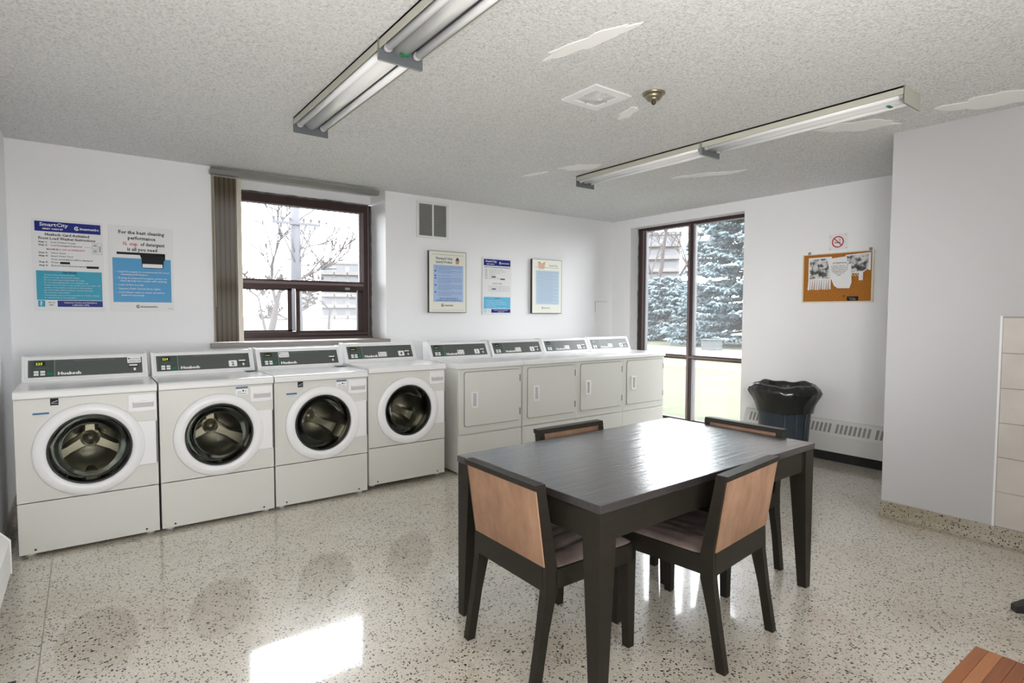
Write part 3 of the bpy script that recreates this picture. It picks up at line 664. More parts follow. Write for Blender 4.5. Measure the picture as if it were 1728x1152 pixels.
spots = [(1.660, -3.618, 0.0, 'dark wood chair with tan suede back at the left short end of the table'),
         (2.497, -4.118, 96.5, 'dark wood chair with tan suede back at the near long side of the table'),
         (2.482, -3.108, -90.0, 'dark wood chair on the dryer side, only its top rail above the table'),
         (3.300, -3.615, 180.0, 'dark wood chair at the table end facing the trash can side')]
for i, (x, y, a, lb) in enumerate(spots):
    o = c0 if i == 0 else clone(c0)
    o.location = (x, y, 0); o.rotation_euler = (0, 0, math.radians(a)); o['label'] = lb

# ================================================================== CEILING LIGHTS
def light_fixture(x, y0, y1, label, green=True):
    L = y0-y1; r = thing('light_fixture', label, 'ceiling light', (x, y1, H), 0, 'twin tube fluorescent fixtures on the ceiling')
    Wd = 0.216
    MB().box(0, Wd, 0.004, L-0.004, -0.010, 0).build('back_plate', M_ENDP, r)
    for a, b in ((0, 0.006), (Wd-0.006, Wd)): MB().box(a, b, 0.006, L-0.006, -0.044, 0, 0.001).build('side_lip', M_CREAMM, r)
    MB().prism([(0.006, -0.012), (0.050, -0.010), (0.050, -0.012), (0.008, -0.016)], 0.008, L-0.008, 'y').build('reflector', M_ENDP, r)
    n = 10; prof = [(0.058, -0.010)]+[(0.058+0.100*i/n, -0.020-0.040*math.sin(PI*i/n)**0.7) for i in range(n+1)]+[(0.158, -0.010)]
    MB().prism(prof, 0.008, L-0.008, 'y', True).build('ballast_cover', M_REFL, r)
    for cx in (0.036, 0.181):
        tb_ = MB().tube([(cx, 0.03, -0.040), (cx, L-0.03, -0.040)], 0.017, 16).build('tube', M_TUBE, r)
        for yy in (0.008, L-0.034): MB().tube([(cx, yy, -0.040), (cx, yy+0.026, -0.040)], 0.020, 12).build('tube_cap', M_PLASG, tb_)
    for yy in (0.0, L-0.007): MB().box(-0.001, Wd+0.001, yy, yy+0.007, -0.092, 0, 0.001).build('end_plate', M_ENDP, r)
    for yy in (-0.0015, L): MB().box(-0.001, Wd+0.001, yy, yy+0.0015, -0.092, 0).build('end_plate_face', M_CREAMM, r)
    if green: MB().box(0.086, 0.132, L-0.048, L-0.030, -0.0625, -0.0585).build('label', M_LABELG, r)
    return r
light_fixture(1.417, -1.662, -2.960, 'twin tube fluorescent fixture in the left line, its end nearest the back window', False)
light_fixture(1.417, -2.964, -4.262, 'twin tube fluorescent fixture with green label, cut by the top of the photo')
light_fixture(3.882, -1.612, -2.900, 'twin tube fluorescent fixture in the right line, its end nearest the back wall', False)
light_fixture(3.882, -2.904, -4.170, 'twin tube fluorescent fixture in the right line near the wall block')
bpy.data.objects  # keep order
# the green label of the right line sits near the block end
for o in list(COL.objects):
    if o.name.startswith('label') and o.parent and o.parent.location.x > 3: o.location.y = -(1.266-0.15)
# square recessed lamp
r = thing('recessed_light', 'square white ceiling lamp with clear textured glass', 'ceiling light', (2.69, -3.05, H))
f = MB()
for a in ((-0.14, 0.14, -0.14, -0.085), (-0.14, 0.14, 0.085, 0.14), (-0.14, -0.085, -0.085, 0.085), (0.085, 0.14, -0.085, 0.085)): f.box(*a, -0.010, 0.0, 0.002)
f.build('frame', M_PLAS, r)
gm = mat('textured_lamp_glass', (0.62, 0.63, 0.62), 0.15, spec=0.8); t = NT(gm); t.bump(t.noise(t.coord(), 60, 3), 0.5, 0.004)
t.color(t.ramp(t.noise(t.coord(), 9, 3), [(0.35, (0.40, 0.41, 0.40)), (0.65, (0.70, 0.71, 0.70))]))
n = 12; vs = [(-0.087+0.174*i/n, -0.087+0.174*j/n, -0.004-0.010*(1-((2*i/n-1)**2))*(1-((2*j/n-1)**2))) for i in range(n+1) for j in range(n+1)]
MB().add(vs, [(i*(n+1)+j, i*(n+1)+j+1, (i+1)*(n+1)+j+1, (i+1)*(n+1)+j) for i in range(n) for j in range(n)], True).build('lens', gm, r)
MB().lathe([(0.0, -0.016), (0.012, -0.015), (0.018, -0.009)], 16, (0.02, -0.01, 0)).build('lens_knob', M_PLAS, r)
for a, b in ((-0.078, 0.0), (0.078, 0.0), (0.0, 0.078), (0.0, -0.078)): MB().lathe([(0.0, -0.013), (0.004, -0.012), (0.005, -0.008)], 8, (a*1.05, b*1.05, 0)).build('screw', M_GRILL, r)
# brass heat detector
r = thing('heat_detector', 'stepped brass heat detector beside the square ceiling lamp', 'heat detector', (2.905, -3.285, H))
MB().lathe([(0.062, 0.0), (0.062, -0.006), (0.056, -0.012), (0.044, -0.014)], 32, (0, 0, 0)).build('mounting_plate', M_BRASS, r)
MB().lathe([(0.046, -0.012), (0.046, -0.022), (0.040, -0.030), (0.034, -0.031), (0.034, -0.038), (0.026, -0.044), (0.0005, -0.045)], 32).build('dome', M_BRASS, r)
MB().lathe([(0.012, -0.043), (0.012, -0.056), (0.008, -0.062), (0.0005, -0.063)], 16).build('sensor_tip', mat('dark_brass', (0.08, 0.07, 0.05), 0.5, metal=0.8), r)

# ================================================================== BLIND
r = thing('vertical_blind', 'taupe vertical blind stacked at the left side of the back window', 'blind', (1.2, -0.03, 1.14))
MB().box(0.0, 1.49, -0.045, 0.028, 1.408, 1.448, 0.004).build('head_rail', M_TRACK, r)
for k in range(16):
    x = 0.045+0.0125*k; c, s_ = math.cos(math.radians(52)), math.sin(math.radians(52))
    if k == 0: c, s_ = math.cos(math.radians(25)), math.sin(math.radians(25)); x = 0.030
    vs = []
    for z in (0.0, 1.400):
        for j in range(5):
            uu = (j/4-0.5)*0.086; bow = 0.006*(1-(2*j/4-1)**2); px, py = x+uu*c-bow*s_, 0.050+uu*s_+bow*c; vs.append((px, py, z))
    k0 = len(vs); vs += [(a+0.0008, b+0.0004, z) for a, b, z in vs]
    fs = [(j, j+1, j+6, j+5) for j in range(4)]+[(k0+j, k0+j+5, k0+j+6, k0+j+1) for j in range(4)]
    MB().add(vs, fs, True).build('slat', M_BLINDC if k in (0, 15) else (M_BLIND2 if k % 3 == 1 else M_BLIND), r)
mb = MB(); mb.tube([(0.028, -0.02, 1.40), (0.028, -0.02, 0.3)], 0.002, 6); mb.build('pull_cord', M_BLINDC, r)

# ================================================================== POSTERS ON THE BACK WALL
FB = Frame((0, -0.0, 0), (1, 0, 0), (0, 0, 1), (0, -1, 0))
def poster(x0, x1, z0, z1, label, m=None, name='poster', th=0.006):
    r = thing(name, label, 'poster', (x0, 0, z0)); b = MB(); fr = Frame((0, 0, 0), (1, 0, 0), (0, 0, 1), (0, -1, 0)); fbox(b, fr, 0, x1-x0, 0, z1-z0, 0.0, th, 0.001); b.build('board', m or M_CARD, r)
    return r, x1-x0, z1-z0, Frame((0, -th, 0), (1, 0, 0), (0, 0, 1), (0, -1, 0))
def logo(mb, fr, u, v, s, n=0.0015, w_=0.0):
    """ring with an inner dot, followed by the rest of the word"""
    k = 24; ro, ri = s*0.62, s*0.36; vs = []; fs = []
    for i in range(k+1):
        a = math.radians(40)+math.radians(300)*i/k; vs += [fr(u+ro*math.cos(a), v+ro*math.sin(a), n), fr(u+ri*math.cos(a), v+ri*math.sin(a), n)]
    fs = [(2*i, 2*i+1, 2*i+3, 2*i+2) for i in range(k)]; mb.add(vs, fs); mb.add([fr(a, b, n) for a, b in circ(u+s*0.06, v, s*0.2, 12)], [tuple(range(12))])
    put_text(mb, fr, 'inamatic', u+s*0.75, v-s*0.36, s*1.05, n, bold=0.02, width=w_ or s*4.6)
# poster 1: washer instructions
r, W_, H_, fr = poster(0.041, 0.462, 1.402, 2.068, 'washer instruction sign with navy header and teal caution block, leftmost on the back wall')
b = MB(); fbox(b, fr, 0.018, W_-0.014, H_-0.088, H_-0.016, 0, 0.0008); b.build('header_band', M_NAVY, r)
b = MB(); fbox(b, fr, 0.018, W_-0.014, 0.078, 0.292, 0, 0.0008); b.build('caution_block', M_CYAN, r)
b = MB(); fbox(b, fr, 0.135, W_-0.014, 0.028, 0.074, 0, 0.0008); b.build('footer_band', M_NAVY, r)
b = MB(); fbox(b, fr, 0.024, 0.064, 0.028, 0.074, 0, 0.0008); b.build('question_tile', M_CYAN, r)
t_ = MB(); put_text(t_, fr, 'SmartCity', 0.045, H_-0.050, 0.036, bold=0.012, width=0.165); put_text(t_, fr, 'SMART CARDS BY', 0.062, H_-0.074, 0.015, bold=0.03, width=0.120); logo(t_, fr, 0.262, H_-0.054, 0.024, w_=0.115)
put_text(t_, fr, '?', 0.034, 0.036, 0.045, bold=0.03); put_text(t_, fr, 'Customer Service and Assistance', 0.272, 0.055, 0.014, align='CENTER', bold=0.02, width=0.20); put_text(t_, fr, '1-800-561-1972', 0.272, 0.036, 0.015, align='CENTER', bold=0.02, width=0.10)
lines = ['Check pockets and remove items.', 'Remove foreign objects from clothes.', 'Do not wash items soiled with oil or gas.', 'Do not add anything that is not washing soap.', 'If water does not stop, or the machine does not drain, call', 'service or the number on the front of the washer.', 'No items with rubber backing or plastic sheeting.', 'Do not lean on the washer.', 'Coin laundry owner is not responsible for machine damage', 'to articles left in the machine.']
for i, s_ in enumerate(lines): put_text(t_, fr, s_, 0.062, 0.258-0.0185*i, 0.0115, width=min(0.33, 0.0058*len(s_)))
t_.build('white_lettering', M_WHITE, r)
t_ = MB(); put_text(t_, fr, 'Huebsch Card Activated', W_/2-0.005, H_-0.118, 0.027, align='CENTER', bold=0.025, width=0.26); put_text(t_, fr, 'Front Load Washer Instructions', W_/2-0.005, H_-0.146, 0.026, align='CENTER', bold=0.025, width=0.335)
st = [(0.170, 'Step 1:', 'Load Clothes loosely', 0.145), (0.192, 'Step 2:', 'Load Detergent Dispenser', 0.185), (0.248, 'Step 3:', 'Select Cycle', 0.085), (0.270, 'Step 4:', 'Insert Smart Card', 0.125), (0.294, '', 'Your card balance will be displayed', 0.245), (0.316, 'Step 5:', 'Press', 0.040), (0.340, 'Step 6:', 'Remove card when prompted', 0.200)]
for dz, a, b_, wd in st:
    if a: put_text(t_, fr, a, 0.037, H_-dz, 0.015, bold=0.03, width=0.052)
    put_text(t_, fr, b_, 0.107, H_-dz, 0.015, bold=0.015, width=wd)
fbox(t_, fr, 0.158, 0.216, H_-0.322, H_-0.306, 0, 0.001); fbox(t_, fr, 0.314, 0.390, H_-0.348, H_-0.331, 0, 0.001)
put_text(t_, fr, 'CAUTION:', 0.212, 0.272, 0.021, align='CENTER', bold=0.03, width=0.088)
for a in ((0.360, 0.425, 0), ): pass
for u0, u1, v0, v1 in ((0.352, 0.412, H_-0.154, H_-0.153), (0.352, 0.412, H_-0.238, H_-0.237), (0.352, 0.353, H_-0.238, H_-0.153), (0.411, 0.412, H_-0.238, H_-0.153), (0.388, 0.389, H_-0.238, H_-0.153), (0.352, 0.388, H_-0.180, H_-0.179), (0.352, 0.388, H_-0.196, H_-0.195), (0.306, 0.352, H_-0.189, H_-0.188)): fbox(t_, fr, u0, u1, v0, v1, 0, 0.0012)
for dz in (0.166, 0.174, 0.205, 0.213, 0.221): fbox(t_, fr, 0.359, 0.381, H_-dz-0.003, H_-dz, 0, 0.001)
fbox(t_, fr, 0.398, 0.402, H_-0.222, H_-0.176, 0, 0.001); put_text(t_, fr, 'Can we', 0.100, 0.056, 0.013, align='CENTER', bold=0.03); put_text(t_, fr, 'help?', 0.100, 0.038, 0.013, align='CENTER', bold=0.03)
t_.build('black_lettering', M_BLACK, r)
t_ = MB(); put_text(t_, fr, 'MAXIMUM ¼ CUP OF DETERGENT', 0.082, H_-0.222, 0.015, bold=0.02, width=0.225); t_.build('red_lettering', M_RED, r)
# poster 2: detergent
r, W_, H_, fr = poster(0.497, 0.927, 1.403, 2.065, 'white and blue sign about detergent with a measuring cup, beside the instruction sign')
b = MB(); fbox(b, fr, 0.020, W_-0.020, 0.068, 0.412, 0, 0.0008); b.build('blue_block', M_BLUE, r)
t_ = MB()
for s_, dz, wd in (('For the best cleaning', 0.062, 0.305), ('performance', 0.104, 0.185)): put_text(t_, fr, s_, W_/2-0.0, H_-dz, 0.038, align='CENTER', bold=0.03, width=wd)
put_text(t_, fr, 'of detergent', 0.205, H_-0.150, 0.038, bold=0.03, width=0.165); put_text(t_, fr, 'is all you need', W_/2+0.003, H_-0.192, 0.038, align='CENTER', bold=0.03, width=0.20); logo(t_, fr, 0.180, 0.034, 0.021, w_=0.115); fbox(t_, fr, 0.385, 0.415, 0.018, 0.020, 0, 0.001)
t_.build('black_lettering', M_GREYP, r)
t_ = MB(); put_text(t_, fr, '¼ cup', 0.088, H_-0.150, 0.038, bold=0.02, width=0.098); t_.build('red_lettering', mat('print_red_bright', (0.62, 0.05, 0.05), 0.4, spec=0.15), r)
t_ = MB(); fpoly(t_, fr, rrect(0.048, 0.372, 0.440, 0.458, 0.004), 0, 0.0016); fpoly(t_, fr, [(0.200, 0.440), (0.372, 0.448), (0.372, 0.410), (0.362, 0.400), (0.358, 0.345), (0.350, 0.338), (0.222, 0.338), (0.212, 0.345), (0.210, 0.410)], 0, 0.0016); t_.build('cup_drawing', M_BLACK, r)
t_ = MB(); fpoly(t_, fr, rrect(0.216, 0.352, 0.343, 0.372, 0.005), 0.0016, 0.0022); lines = ['•  Liquid Detergent is recommended for most', '    cleaning performance.', '•  If using Powdered Detergent, please use', '    hard already low residue with washing.', '•  Load clothes loosely.', '•  Separate Dark Colours from Lights.', '•  Cold Water wash to rinses should be', '    washed separately.']
for i, s_ in enumerate(lines): put_text(t_, fr, s_, 0.036 if s_[0] == '•' else 0.048, (0.300, 0.279, 0.250, 0.229, 0.198, 0.168, 0.138, 0.117)[i], 0.0185, bold=0.006, width=(0.36, 0.18, 0.345, 0.31, 0.185, 0.30, 0.325, 0.155)[i])
t_.build('white_lettering', M_WHITE, r)
# framed poster 3
def framed(x0, x1, z0, z1, label):
    r = thing('framed_notice', label, 'poster', (x0, 0, z0)); W_, H_ = x1-x0, z1-z0; f = MB(); fr = Frame((0, 0, 0), (1, 0, 0), (0, 0, 1), (0, -1, 0))
    for a in ((0, 0.012, 0, H_), (W_-0.012, W_, 0, H_), (0.012, W_-0.012, 0, 0.012), (0.012, W_-0.012, H_-0.008, H_)): fbox(f, fr, *a, 0, 0.030, 0.001)
    f.build('frame', M_FRAMEB, r); b = MB(); fbox(b, fr, 0.006, W_-0.006, 0.006, H_-0.004, 0.004, 0.0305); b.build('print_sheet', M_IVORY, r)
    return r, W_, H_, Frame((0, -0.0305, 0), (1, 0, 0), (0, 0, 1), (0, -1, 0))
r, W_, H_, fr = framed(3.255, 3.720, 1.398, 2.054, 'framed cream and pale blue notice under the wall vent')
b = MB(); fbox(b, fr, 0.055, W_-0.040, 0.115, 0.510, 0, 0.0006); b.build('pale_block', M_PALE, r)
t_ = MB(); fbox(t_, fr, 0.04, W_-0.035, H_-0.038, H_-0.034, 0, 0.0006); fbox(t_, fr, 0.04, W_-0.035, 0.026, 0.029, 0, 0.0006); t_.build('rule_lines', mat('print_olive', (0.40, 0.39, 0.28), 0.5, spec=0.15), r)
t_ = MB(); put_text(t_, fr, 'Planning & Using', 0.085, H_-0.088, 0.036, bold=0.02, width=0.20); put_text(t_, fr, 'Laundry Products', 0.085, H_-0.126, 0.036, bold=0.02, width=0.20)
t_.build('title_lettering', mat('print_steel', (0.10, 0.15, 0.20), 0.5, spec=0.15), r)
t_ = MB(); rr = random.Random(2)
for v, n_, ind in ((0.490, 3, 0), (0.440, 2, 1), (0.392, 1, 1), (0.365, 4, 1), (0.290, 4, 1), (0.215, 3, 1)):
    for k in range(n_): put_text(t_, fr, ('please sort the laundry and follow the care labels', 'never overload as items need room to move freely', 'measure the product with the cup that is provided', 'use the water setting that suits the fabric and load')[k], 0.075+0.035*ind, v-0.0155*k, 0.0135, width=(0.33-0.035*ind)*(0.55 if k == n_-1 else 1))
    if ind: fbox(t_, fr, 0.068, 0.090, v-0.002, v+0.010, 0, 0.001)
put_text(t_, fr, 'SEPARATE YOUR LAUNDRY BEFORE USING THE', W_/2+0.01, 0.148, 0.014, align='CENTER', bold=0.03, width=0.23); put_text(t_, fr, 'MACHINES AND READ ALL THE INSTRUCTIONS', W_/2+0.01, 0.128, 0.014, align='CENTER', bold=0.03, width=0.31)
t_.build('blue_lettering', mat('print_deep_blue', (0.05, 0.10, 0.32), 0.5, spec=0.15), r)
t_ = MB(); logo(t_, fr, 0.165, 0.080, 0.026, w_=0.115); t_.build('logo', M_GREYP, r)
t_ = MB(); fpoly(t_, fr, [(0.325, H_-0.085), (0.378, H_-0.085), (0.370, H_-0.130), (0.333, H_-0.130)], 0, 0.0008); t_.build('basket_picture', M_BASK, r)
t_ = MB(); fpoly(t_, fr, circ(0.352, H_-0.078, 0.017, 14), 0, 0.0009); t_.build('basket_contents', M_GREYP, r)
# poster 4
r, W_, H_, fr = poster(3.950, 4.356, 1.380, 2.028, 'unframed sign with navy header and sky blue caution block, between the two framed notices', th=0.008)
b = MB(); fbox(b, fr, 0.018, W_-0.014, H_-0.092, H_-0.020, 0, 0.0008); b.build('header_band', M_NAVY, r)
b = MB(); fbox(b, fr, 0.018, W_-0.014, 0.066, 0.200, 0, 0.0008); b.build('caution_block', mat('print_sky', (0.13, 0.50, 0.74), 0.4, spec=0.15), r)
b = MB(); fbox(b, fr, 0.122, W_-0.014, 0.020, 0.060, 0, 0.0008); b.build('footer_band', M_NAVY, r)
b = MB(); fbox(b, fr, 0.020, 0.055, 0.022, 0.060, 0, 0.0008); b.build('question_tile', M_PALEC, r)
t_ = MB(); put_text(t_, fr, 'SmartCity', 0.040, H_-0.054, 0.034, bold=0.012, width=0.155); put_text(t_, fr, 'SMART CARDS BY', 0.055, H_-0.080, 0.015, bold=0.03, width=0.110); logo(t_, fr, 0.245, H_-0.058, 0.022, w_=0.110)
for i in range(5): put_text(t_, fr, lines[i % 5].replace('•', '').strip(), 0.045, 0.156-0.021*i, 0.013, width=(0.23, 0.29, 0.29, 0.13, 0.28)[i])
put_text(t_, fr, 'Customer Service and Assistance', 0.255, 0.043, 0.013, align='CENTER', bold=0.02, width=0.20); put_text(t_, fr, '1-800-561-1972', 0.255, 0.026, 0.013, align='CENTER', bold=0.02, width=0.09); put_text(t_, fr, '?', 0.030, 0.028, 0.034); t_.build('white_lettering', M_WHITE, r)
t_ = MB(); put_text(t_, fr, 'Huebsch Card Activated Dryer Instructions', W_/2, H_-0.114, 0.017, align='CENTER', bold=0.03, width=0.365)
for i in range(6):
    put_text(t_, fr, 'Step %d:' % (i+1), 0.034, H_-0.140-0.020*i, 0.013, bold=0.03); put_text(t_, fr, ('Load clothes loosely', 'Clean the lint screen', 'Select the setting', 'Insert card', 'Press', 'Remove card when prompted')[i], 0.090, H_-0.140-0.020*i, 0.013, width=(0.19, 0.23, 0.15, 0.085, 0.030, 0.14)[i])
for a in ((0.128, 0.182, -0.225, -0.211), (0.246, 0.312, -0.248, -0.235), (0.130, 0.184, -0.364, -0.351)): fbox(t_, fr, a[0], a[1], H_+a[2], H_+a[3], 0, 0.001)
for i in range(4): put_text(t_, fr, 'To add time insert the card again and press the button', 0.080, H_-0.328-0.018*i, 0.011, width=0.30)
put_text(t_, fr, 'CAUTION', W_/2, 0.178, 0.016, align='CENTER', bold=0.02); put_text(t_, fr, 'Can we', 0.090, 0.045, 0.010, align='CENTER'); put_text(t_, fr, 'help?', 0.090, 0.030, 0.010, align='CENTER'); t_.build('black_lettering', M_GREYP, r)
t_ = MB(); put_text(t_, fr, 'ADDING TIME', W_/2, H_-0.300, 0.018, align='CENTER', bold=0.02, width=0.13); t_.build('red_lettering', mat('print_pale_red', (0.62, 0.16, 0.16), 0.4, spec=0.15), r)
# framed poster 5
r, W_, H_, fr = framed(4.648, 5.122, 1.394, 2.048, 'framed cream notice with a laundry basket picture, rightmost on the back wall')
b = MB(); fbox(b, fr, 0.060, W_-0.045, 0.110, 0.520, 0, 0.0006); b.build('pale_block', mat('print_paler_blue', (0.52, 0.66, 0.80), 0.4, spec=0.15), r)
t_ = MB(); fpoly(t_, fr, [(0.09, H_-0.045), (0.205, H_-0.045), (0.190, H_-0.115), (0.105, H_-0.115)], 0, 0.0008); t_.build('basket_picture', mat('print_peach', (0.72, 0.50, 0.36), 0.5, spec=0.15), r)
t_ = MB(); fpoly(t_, fr, [(0.085, H_-0.035), (0.12, H_-0.028), (0.135, H_-0.055)], 0, 0.0012); fpoly(t_, fr, [(0.165, H_-0.055), (0.190, H_-0.028), (0.21, H_-0.035)], 0, 0.0012); t_.build('basket_contents', M_BASK, r)
t_ = MB(); put_text(t_, fr, 'Laundry Tips', 0.265, H_-0.078, 0.028, bold=0.01, width=0.14); fbox(t_, fr, 0.05, W_-0.045, H_-0.098, H_-0.095, 0, 0.0005)
for i in range(18): put_text(t_, fr, ('sort clothes by colour and by fabric before a wash', 'empty all pockets and close the zips')[i % 2], 0.085, 0.495-0.021*i, 0.0125, width=(0.31, 0.24)[i % 2])
logo(t_, fr, 0.165, 0.068, 0.020, w_=0.10); t_.build('lettering', mat('print_soft_blue_grey', (0.13, 0.20, 0.28), 0.5, spec=0.15), r)
# ------------------------------------------------------------------ wall vent, access panel
r = thing('wall_vent', 'white framed vent grille high on the back wall right of the window', 'vent', (3.127, 0, 2.182))
f = MB()
for a in ((0, 0.385, 0, 0.026), (0, 0.385, 0.354, 0.380), (0, 0.030, 0.026, 0.354), (0.355, 0.385, 0.026, 0.354)): fbox(f, FB, *a, 0, 0.012, 0.003)
fbox(f, FB, 0.184, 0.201, 0.026, 0.354, 0, 0.012, 0.002); f.build('frame', M_LID, r)
b = MB(); fbox(b, FB, 0.030, 0.355, 0.026, 0.354, 0.0, 0.001); b.build('cavity', M_DARK, r)
sl = None
for (u0, u1) in ((0.030, 0.184), (0.201, 0.355)):
    for k in range(20):
        v = 0.030+k*0.0162
        if sl is None: sl = MB().add([FB(0, 0, 0.001), FB(0.154, 0, 0.001), FB(0.154, 0.010, 0.009), FB(0, 0.010, 0.009), FB(0, 0.0016, 0.001), FB(0.154, 0.0016, 0.001), FB(0.154, 0.0116, 0.009), FB(0, 0.0116, 0.009)], [(0, 1, 2, 3), (7, 6, 5, 4), (3, 2, 6, 7), (0, 3, 7, 4), (1, 5, 6, 2), (0, 4, 5, 1)]).build('slat', M_GRILL, r); o = sl
        else: o = sl.copy(); COL.objects.link(o)
        o.location = (u0, 0, v)
r = thing('access_panel', 'small flush white access panel above the last dryers', 'wall panel', (5.74, 0, 1.283))
b = MB(); fbox(b, FB, 0, 0.225, 0, 0.268, 0, 0.006, 0.001); b.build('cover', M_WALL, r); b = MB(); fbox(b, FB, -0.004, 0.0, 0.13, 0.268, 0, 0.003); fbox(b, FB, -0.004, 0.225, 0.268, 0.272, 0, 0.003); b.build('edge_gap', M_GRILL, r)
# ================================================================== RIGHT WALL: board, sign, heater
FRt = Frame((0, 0, 0), (0, -1, 0), (0, 0, 1), (-1, 0, 0))
r = thing('no_smoking_sign', 'small square no smoking sign above the cork board', 'sign', (XR, -2.805, 2.000))
b = MB(); fbox(b, FRt, 0, 0.170, 0, 0.156, 0, 0.003, 0.001); b.build('plate', M_CARD, r)
def ringpoly(mb, fr, cx, cy, ro, ri, n0, k=32):
    vs = []
    for i in range(k): a = 2*PI*i/k; vs += [fr(cx+ro*math.cos(a), cy+ro*math.sin(a), n0), fr(cx+ri*math.cos(a), cy+ri*math.sin(a), n0)]
    mb.add(vs, [(2*i, 2*i+1, (2*i+3) % (2*k), (2*i+2) % (2*k)) for i in range(k)])
b = MB(); ringpoly(b, FRt, 0.082, 0.076, 0.054, 0.044, 0.0045); d_ = 0.033; fpoly(b, FRt, [(0.082-d_-0.003, 0.076+d_-0.003), (0.082-d_+0.003, 0.076+d_+0.003), (0.082+d_+0.003, 0.076-d_+0.003), (0.082+d_-0.003, 0.076-d_-0.003)], 0.003, 0.0045); b.build('red_ring', M_RED, r)
b = MB(); fbox(b, FRt, 0.052, 0.105, 0.066, 0.073, 0.003, 0.004); fpoly(b, FRt, [(0.094, 0.082), (0.100, 0.094), (0.090, 0.104), (0.094, 0.106), (0.105, 0.094), (0.099, 0.082)], 0.003, 0.004); b.build('cigarette_symbol', M_GREYP, r)
for u, v in ((0.012, 0.128), (0.150, 0.138), (0.012, 0.012), (0.158, 0.016)): MB().lathe([(0.0, -0.004), (0.004, -0.0036), (0.005, -0.003)], 8, (0, 0, 0), 'y').build('pin', M_GRILL, r).matrix_basis = Matrix.Translation(Vector(FRt(u, v, 0.0)))@Matrix.Rotation(-PI/2, 4, 'Z')
BY, BZ, BW, BH = -2.567, 1.505, 0.640, 0.470
r = thing('cork_board', 'brown cork notice board with pale frame on the right wall', 'notice board', (XR, BY, BZ))
b = MB(); fbox(b, FRt, 0.012, BW-0.014, 0.010, BH-0.008, 0, 0.012); b.build('cork_sheet', M_CORK, r)
f = MB()
for a in ((0, 0.012, 0, BH), (BW-0.016, BW, 0, BH), (0.012, BW-0.016, 0, 0.011), (0.012, BW-0.016, BH-0.009, BH)): fbox(f, FRt, *a, 0, 0.018, 0.001)
f.build('frame', mat('pale_board_frame', (0.72, 0.66, 0.54), 0.5), r)
for u in (0.052, BW-0.042):
    c = MB(); fbox(c, FRt, u, u+0.022, BH-0.006, BH+0.022, 0, 0.02, 0.003); c.build('hanger_clip', M_GRILL, r)
b = MB(); fpoly(b, FRt, [(0.375, 0.055), (0.40, 0.075), (0.395, 0.062), (0.405, 0.050)], 0.012, 0.0135); b.build('tear', mat('cork_dark', (0.14, 0.05, 0.01), 0.9), r)
# black and white photocopied picture
M_COPY = mat('photocopied_picture', (0.4, 0.4, 0.4), 0.6); t = NT(M_COPY); v = t.coord((1, 1, 1)); t.color(t.ramp(t.noise(v, 17, 4, 0.6), [(0.36, 0.02), (0.46, 0.12), (0.54, 0.55), (0.62, 0.75), (0.72, 0.25)]))
def flyer(name, label, u0, v0): return thing(name, label, 'paper notice', (XR-0.0125, BY-u0, BZ+v0), 0, 'papers pinned to the cork board')
r = flyer('paper_flyer', 'photocopied flyer with tear-off tabs at the left of the cork board', 0.058, 0.135)
b = MB(); fbox(b, FRt, 0.0, 0.215, 0.085, 0.300, 0.0005, 0.0015); b.build('sheet', M_CARD, r)
b = MB(); fbox(b, FRt, 0.012, 0.200, 0.095, 0.285, 0.0015, 0.002); b.build('picture', M_COPY, r)
for k in range(10):
    u = 0.001+k*0.0215; l = 0.0015*((k*7) % 4); b = MB().add([FRt(u, 0.085, 0.001), FRt(u+0.0185, 0.085, 0.001), FRt(u+0.0185+(k-5)*0.0008, -0.012+l, 0.009+0.004*(k % 3)), FRt(u+(k-5)*0.0008, -0.012+l, 0.006), FRt(u, 0.085, 0.0016), FRt(u+0.0185, 0.085, 0.0016), FRt(u+0.0185+(k-5)*0.0008, -0.012+l, 0.0096+0.004*(k % 3)), FRt(u+(k-5)*0.0008, -0.012+l, 0.0066)], [(0, 1, 2, 3), (7, 6, 5, 4), (0, 3, 7, 4), (1, 5, 6, 2), (2, 6, 7, 3)]); b.build('tear_off_tab', M_CARD, r)
r = flyer('paper_notice', 'lettered paper sheet with a curled lower edge, centre of the cork board', 0.232, 0.130)
n = 12; prof = [(0.0, 0.285), (0.19, 0.300), (0.215, 0.285), (0.230, 0.05), (0.215, 0.0), (0.11, 0.002), (0.075, 0.03), (0.035, 0.12), (0.022, 0.19)]
vs = [FRt(a, b_, 0.003+(0.020*((0.3-b_)/0.3)**2)) for a, b_ in prof]; MB().add(vs+[FRt(a, b_, 0.0036+(0.020*((0.3-b_)/0.3)**2)) for a, b_ in prof], [tuple(range(9)), tuple(range(9, 18))[::-1]]+[(i, (i+1) % 9, (i+1) % 9+9, i+9) for i in range(9)]).build('sheet', M_CARD, r)
fr = Frame(FRt(0, 0, 0.0255), (0, -1, 0), (0, 0, 1), (-1, 0, 0)); t_ = MB()
fr = Frame(FRt(0, 0.30, 0.0045), (0, -1, 0), (0, 0, 1), (-1, 0, 0))
fr.V = Vector((0.035, 0, 1)).normalized()
put_text(t_, fr, 'ATTENTION', 0.115, -0.068, 0.022, 0.001, align='CENTER', bold=0.02, width=0.12)
for i in range(6): put_text(t_, fr, ('ALL RESIDENTS PLEASE TAKE NOTE', 'THE LAUNDRY ROOM HOURS ARE', 'POSTED AT THE FRONT DOOR', 'PLEASE KEEP THE ROOM TIDY', 'THANK YOU FOR YOUR', 'HELP')[i], 0.118, -0.092-0.017*i, 0.013, 0.001+0.0008*i, align='CENTER', bold=0.02, width=(0.155, 0.145, 0.15, 0.13, 0.09, 0.04)[i])
t_.build('lettering', M_GREYP, r)
r = flyer('paper_flyer', 'photocopied flyer with most tabs torn off at the right of the cork board', 0.400, 0.170)
